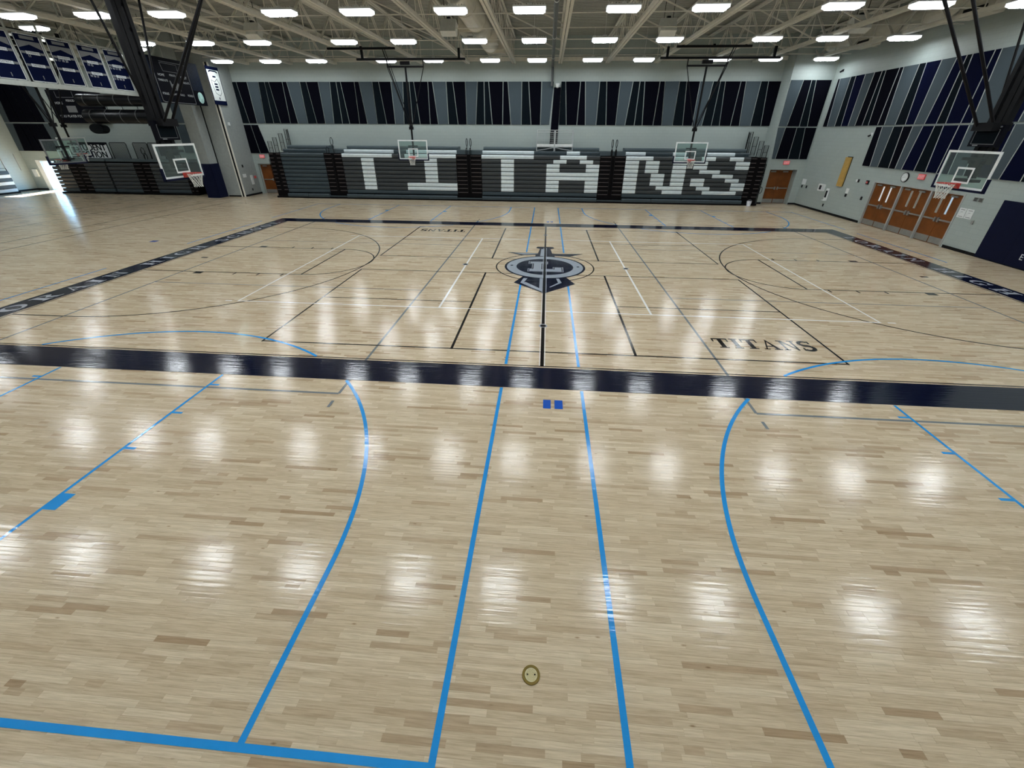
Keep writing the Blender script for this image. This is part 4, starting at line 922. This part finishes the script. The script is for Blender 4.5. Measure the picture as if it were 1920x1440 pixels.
# wall pads
def pad(name, mbfaces, label, loc):
    t = thing('wall_pad', label, 'wall pad', loc)
    for mb in mbfaces: part('pad_panel', mb, 'pad_navy', t)
    return t
P = []
for k in range(6):
    y1 = 3.2-k*1.22; P.append(MB().box(XR-.06, XR-.001, y1-1.215, y1, .04, 2.2))
wpd = pad('wall_pad', P, 'large navy padded wall covering at the right edge', (XR, 0, 0))
part('lettering', put(text_mb('E', .3), lambda x, y, q: (XR-.063, 1.45-x, .42+y)), 'print_white', wpd)
pad('wall_pad', [MB().box(-25.3, -24.40, 15.97, 16.05, .02, 2.3), MB().box(-24.42, -24.34, 16.0, 16.86, .02, 2.3)], 'navy pad wrapped round the wall stub', (-24.9, 16.05, 0))
# fittings on the stub's side wall
def stubbox(name, y, z, hw, hh, d_, m, label, cat): return solo(name, MB().box(-23.0, -23.0+d_, y-hw, y+hw, z-hh, z+hh), m, label, cat, (-23.0, y, z))
stubbox('wall_speaker', 17.28, 4.83, .07, .10, .08, 'plastic_white', 'small white wall box high on the wall stub', 'speaker'); stubbox('light_switch', 17.5, 2.09, .06, .09, .03, 'plastic_black', 'black plate on the wall stub above the notice', 'switch')
stubbox('wall_notice', 17.45, 1.43, .2, .12, .01, 'plastic_white', 'white paper notice on the wall stub', 'notice'); stubbox('wall_phone_panel', 18.2, 1.08, .12, .33, .05, 'plastic_white', 'white panel with handset on the wall stub', 'panel')
stubbox('light_switch', 18.65, 1.24, .12, .09, .03, 'exit_red', 'dark red pull box beside the door left of the bleachers', 'switch'); stubbox('outlet', 17.96, .41, .05, .08, .02, 'plastic_black', 'black outlet low on the wall stub', 'outlet')
solo('door_slit_rail', MB().box(XL, XL+.04, 18.43, 18.5, 1.5, 2.7), 'frame_grey', 'thin dark vertical strip on the left end wall, nearer the door', 'strip', (XL, 18.46, 1.5)); solo('door_slit_rail', MB().box(XL, XL+.04, 17.41, 17.48, 1.5, 2.6), 'frame_grey', 'thin dark vertical strip on the left end wall, farther from the door', 'strip', (XL, 17.45, 1.5))
solo('wall_box', MB().box(-42.2, -41.85, YF-.12, YF, 1.0, 1.55), 'plastic_white', 'white wall box on the far wall beside the outside door', 'box', (-42, YF, 1.2))

# ------------------------------------------------------------------ scoreboards
def on_x(x, yc, zc): return lambda u, v, q: (x, yc+u, zc+v)     # facing +x: u runs away from the viewer
SBX = -22.95
SY = lambda y: 13.42+(y-14.8)*.954
SZ = lambda z: 5.84+(z-5.9)*.954
t = thing('scoreboard', 'large black hanging scoreboard right of the navy banners', 'scoreboard', (SBX, 13.42, 5.84))
part('cabinet', MB().box(SBX-.22, SBX, SY(13.25), SY(16.2), SZ(5.9), SZ(8.3)), 'board_black', t); part('side_wing', MB().box(SBX-.2, SBX-.02, SY(12.42), SY(13.24), SZ(5.9), SZ(8.3)), 'board_speckle', t); part('side_wing', MB().box(SBX-.2, SBX-.02, SY(16.21), SY(17.2), SZ(5.9), SZ(8.3)), 'board_speckle', t)
bx = SBX+.004
def strip(pts, wd, m='print_grey', nm='border_stripe'):
    mb = MB()
    for a, b in zip(pts[:-1], pts[1:]): mb.beam((bx, SY(a[0]), SZ(a[1])), (bx, SY(b[0]), SZ(b[1])), wd, .006, up=(1, 0, 0))
    part(nm, mb, m, t)
strip([(13.35, 7.9), (13.35, 6.0), (13.5, 5.95), (16.1, 5.95), (16.12, 8.0), (15.9, 8.1), (14.0, 8.1)], .03)
strip([(14.0, 8.02), (15.3, 8.02), (15.3, 7.6), (14.1, 7.6), (14.0, 8.02)], .025)
for s_, y, z, sz in (('HOME', 13.85, 7.38, .17), ('GUEST', 15.65, 7.38, .17), ('PERIOD', 14.75, 7.42, .14), ('TIMEOUTS', 13.87, 7.1, .15), ('TIMEOUTS', 15.65, 7.1, .15), ('FOULS', 13.75, 6.4, .16), ('FOULS', 15.8, 6.4, .16), ('PLAYER FOULS', 14.78, 6.4, .145)):
    part('lettering', put(text_mb(s_, sz), on_x(bx, SY(y), SZ(z))), 'print_white', t)
sp = lambda L_: [(SY(a), SZ(b)) for a, b in L_]
part('logo_block', MB().prism(sp([(14.4, 6.62), (14.68, 6.62), (14.66, 6.95), (14.5, 6.95), (14.44, 7.12), (14.36, 7.12)]), bx-.003, bx, 'x').prism(sp([(14.72, 6.62), (15.12, 6.62), (15.14, 6.8), (15.05, 7.02), (14.9, 7.1), (14.76, 7.0)]), bx-.003, bx, 'x'), 'print_grey', t)
part('emblem_disc', MB().prism(sp([(16.72+.26*cos(2*pi*k/24), 6.35+.33*sin(2*pi*k/24)) for k in range(24)]), bx-.02, bx, 'x'), 'emblem', t, 'pale teal round emblem')
part('panel_plain', MB().box(SBX-.02, SBX+.001, SY(16.25), SY(17.18), SZ(5.92), SZ(6.75)), 'board_black', t)
part('script_mark', MB().tube([(bx, SY(12.75), SZ(6.75)), (bx, SY(12.9), SZ(6.65)), (bx, SY(12.82), SZ(6.45)), (bx, SY(12.98), SZ(6.3)), (bx, SY(12.9), SZ(6.15))], .03, 5), 'print_white', t)
part('suspension', MB().beam((SBX-.1, SY(13.6), SZ(8.3)), (SBX-.1, SY(13.6), 9.99), .015).beam((SBX-.1, SY(16.6), SZ(8.3)), (SBX-.1, SY(16.6), 9.99), .015), 'black_steel', t)
t = thing('scoreboard', 'black scoreboard on the far wall behind the rolled mats', 'scoreboard', (-36.0, YF-.06, 4.85))
part('cabinet', MB().box(-37.7, -33.6, YF-.25, YF-.002, 4.85, 7.0), 'board_black', t)
by = YF-.254
for s_, x, z, sz in (('HOME', -37.0, 6.15, .22), ('PERIOD', -36.0, 6.3, .2), ('PLAYER FOULS', -36.0, 5.3, .22), ('FOULS', -37.1, 5.3, .2)): part('lettering', put(text_mb(s_, sz), lambda u, v, q, x=x, z=z: (x+u, by, z+v)), 'print_white', t)
part('logo_block', MB().box(-36.5, -35.75, by-.002, by, 5.55, 5.98), 'print_grey', t)
part('border_stripe', MB().box(-37.0, -35.6, by-.002, by, 6.5, 6.53).box(-37.0, -36.97, by-.002, by, 6.5, 6.9).box(-35.63, -35.6, by-.002, by, 6.5, 6.9), 'print_grey', t)

# ------------------------------------------------------------------ banner rack between the two halves
BX = -24.0
rk = thing('banner_rack', 'pale frame that carries the row of navy banners', 'rack', (BX, 8, 6.2))
part('lower_rail', MB().box(BX-.14, BX-.02, 3.0, 11.75, 6.12, 6.32), 'banner_frame', rk); part('upper_rail', MB().box(BX-.1, BX-.04, 3.0, 11.75, 8.2, 8.28), 'banner_frame', rk)
for y in (3.1, 4.55, 5.92, 7.28, 8.68, 10.15, 11.65): part('upright', MB().box(BX-.12, BX-.06, y-.03, y+.03, 6.3, 9.9), 'banner_frame', rk)
BN = [(3.3, 4.4, 'CONFERENCE', 'DISTRICT', '', ''), (4.68, 5.78, 'CONFERENCE', 'DISTRICT', '', ''), (6.02, 7.13, 'CONFERENCE', 'DISTRICT', '11', ''), (7.42, 8.54, 'CONFERENCE', 'DISTRICT', '16 17 18 20', ''), (8.87, 10.04, 'CONFERENCE', 'DISTRICT', '14 15', '14 16 17'), (10.3, 11.45, 'CONFERENCE', 'DISTRICT', '15 16 17 18', '13 15 18 20')]
for i, (a, b, h1, h2, n1, n2) in enumerate(BN):
    m_ = (a+b)/2
    t = thing('title_banner', ['navy title banner at the left edge, mostly out of view', 'navy title banner at the left edge of the rack', 'navy title banner marked 11, second from the left edge', 'navy title banner in the middle of the rack', 'navy title banner, second from the right end of the rack', 'navy title banner at the right end of the rack, beside the scoreboard'][i], 'banner', (BX, m_, 6.34), group='navy title banners')
    part('cloth', MB().box(BX-.015, BX, a, b, 6.34, 8.16), 'banner_navy', t)
    part('white_border', MB().box(BX, BX+.004, a, a+.03, 6.34, 8.16).box(BX, BX+.004, b-.03, b, 6.34, 8.16).box(BX, BX+.004, a, b, 6.34, 6.37).box(BX, BX+.004, a, b, 8.13, 8.16), 'print_white', t)
    part('title_arch', MB().prism([(a+.06, 7.62), (m_, 7.78), (b-.06, 7.62), (b-.06, 7.9), (a+.06, 7.9)], BX, BX+.002, 'x'), 'print_grey', t)
    part('heading_plate', MB().box(BX, BX+.003, m_-.3, m_+.3, 7.97, 8.09), 'print_grey', t)
    for z, s_ in ((7.46, h1), (6.98, h2)):
        part('name_bar', MB().box(BX, BX+.002, a+.05, b-.05, z-.045, z+.045), 'print_grey', t); part('name_plate', MB().box(BX, BX+.003, m_-.3, m_+.3, z-.06, z+.06), 'print_white', t)
        part('lettering', put(text_mb(s_, .105), on_x(BX+.0045, m_, z)), 'banner_navy', t)
    for z, s_ in ((7.33, n1), (6.85, n2)):
        if s_: part('lettering', put(text_mb(s_, .14), on_x(BX+.004, m_-.2, z)), 'print_white', t)
    part('corner_mark', MB().box(BX, BX+.002, m_-.02, m_+.02, 6.45, 6.6), 'print_grey', t)
t = thing('white_banner', 'tall white banner with navy ends on the wall stub', 'banner', (-22.98, 17.07, 5.97))
part('cloth', MB().box(-22.95, -22.93, 16.44, 17.68, 5.97, 8.17), 'banner_navy', t); part('white_field', MB().box(-22.93, -22.927, 16.5, 17.62, 6.22, 7.98), 'banner_white', t)
q = MB(); bxx = -22.924
def dl(pts, wd=.025):
    for a, b in zip(pts[:-1], pts[1:]): q.beam((bxx, a[0], a[1]), (bxx, b[0], b[1]), wd, .004, up=(1, 0, 0))
dl([(16.65, 7.85), (16.8, 7.92), (17.3, 7.92), (17.48, 7.85)], .08); dl([(16.7, 7.4), (16.72, 7.0), (16.85, 6.65), (17.2, 6.5), (17.4, 6.7), (17.42, 7.2), (17.3, 7.5)]); dl([(16.7, 7.4), (17.0, 7.3), (17.3, 7.5)])
for z in (7.6, 7.18, 7.02, 6.86): q.box(bxx, bxx+.002, 16.92, 17.22, z-.045, z+.045)
q.box(bxx, bxx+.002, 17.02, 17.1, 6.28, 6.42)
part('print_lines', q, 'banner_navy', t)

# ------------------------------------------------------------------ rolled mats hoisted under the roof of the left half
MY = 14.0
def mat_roll(label, x0, x1, z, r, top):
    t = thing('rolled_mat', label, 'rolled mat', ((x0+x1)/2, MY, z), group='hoisted rolled mats')
    part('roll', MB().beam((x0, MY, z), (x1, MY, z), 2*r, n=24), 'vinyl_black', t)
    x = x0+.5
    while x < x1: part('strap', MB().beam((x, MY, z), (x+.05, MY, z), 2*r+.02, n=24), 'rail_grey', t); part('hoist_rope', MB().beam((x+.02, MY, z+r), (x+.02, MY, top), .02), 'black_steel', t); x += 1.05
mat_roll('upper black rolled mat hoisted behind the left hoop', -30.3, -25.6, 6.06, .34, 9.98)
mat_roll('lower black rolled mat hoisted behind the left hoop', -30.2, -25.6, 5.16, .40, 5.72)
t = thing('rolled_mat', 'short black mat roll end bulging below the lower hoisted mat', 'rolled mat', (-30.0, MY+.2, 4.66)); part('roll', MB().beam((-29.75, MY-.25, 4.46), (-29.75, MY+.25, 4.46), .95, .58, n=20), 'vinyl_black', t)
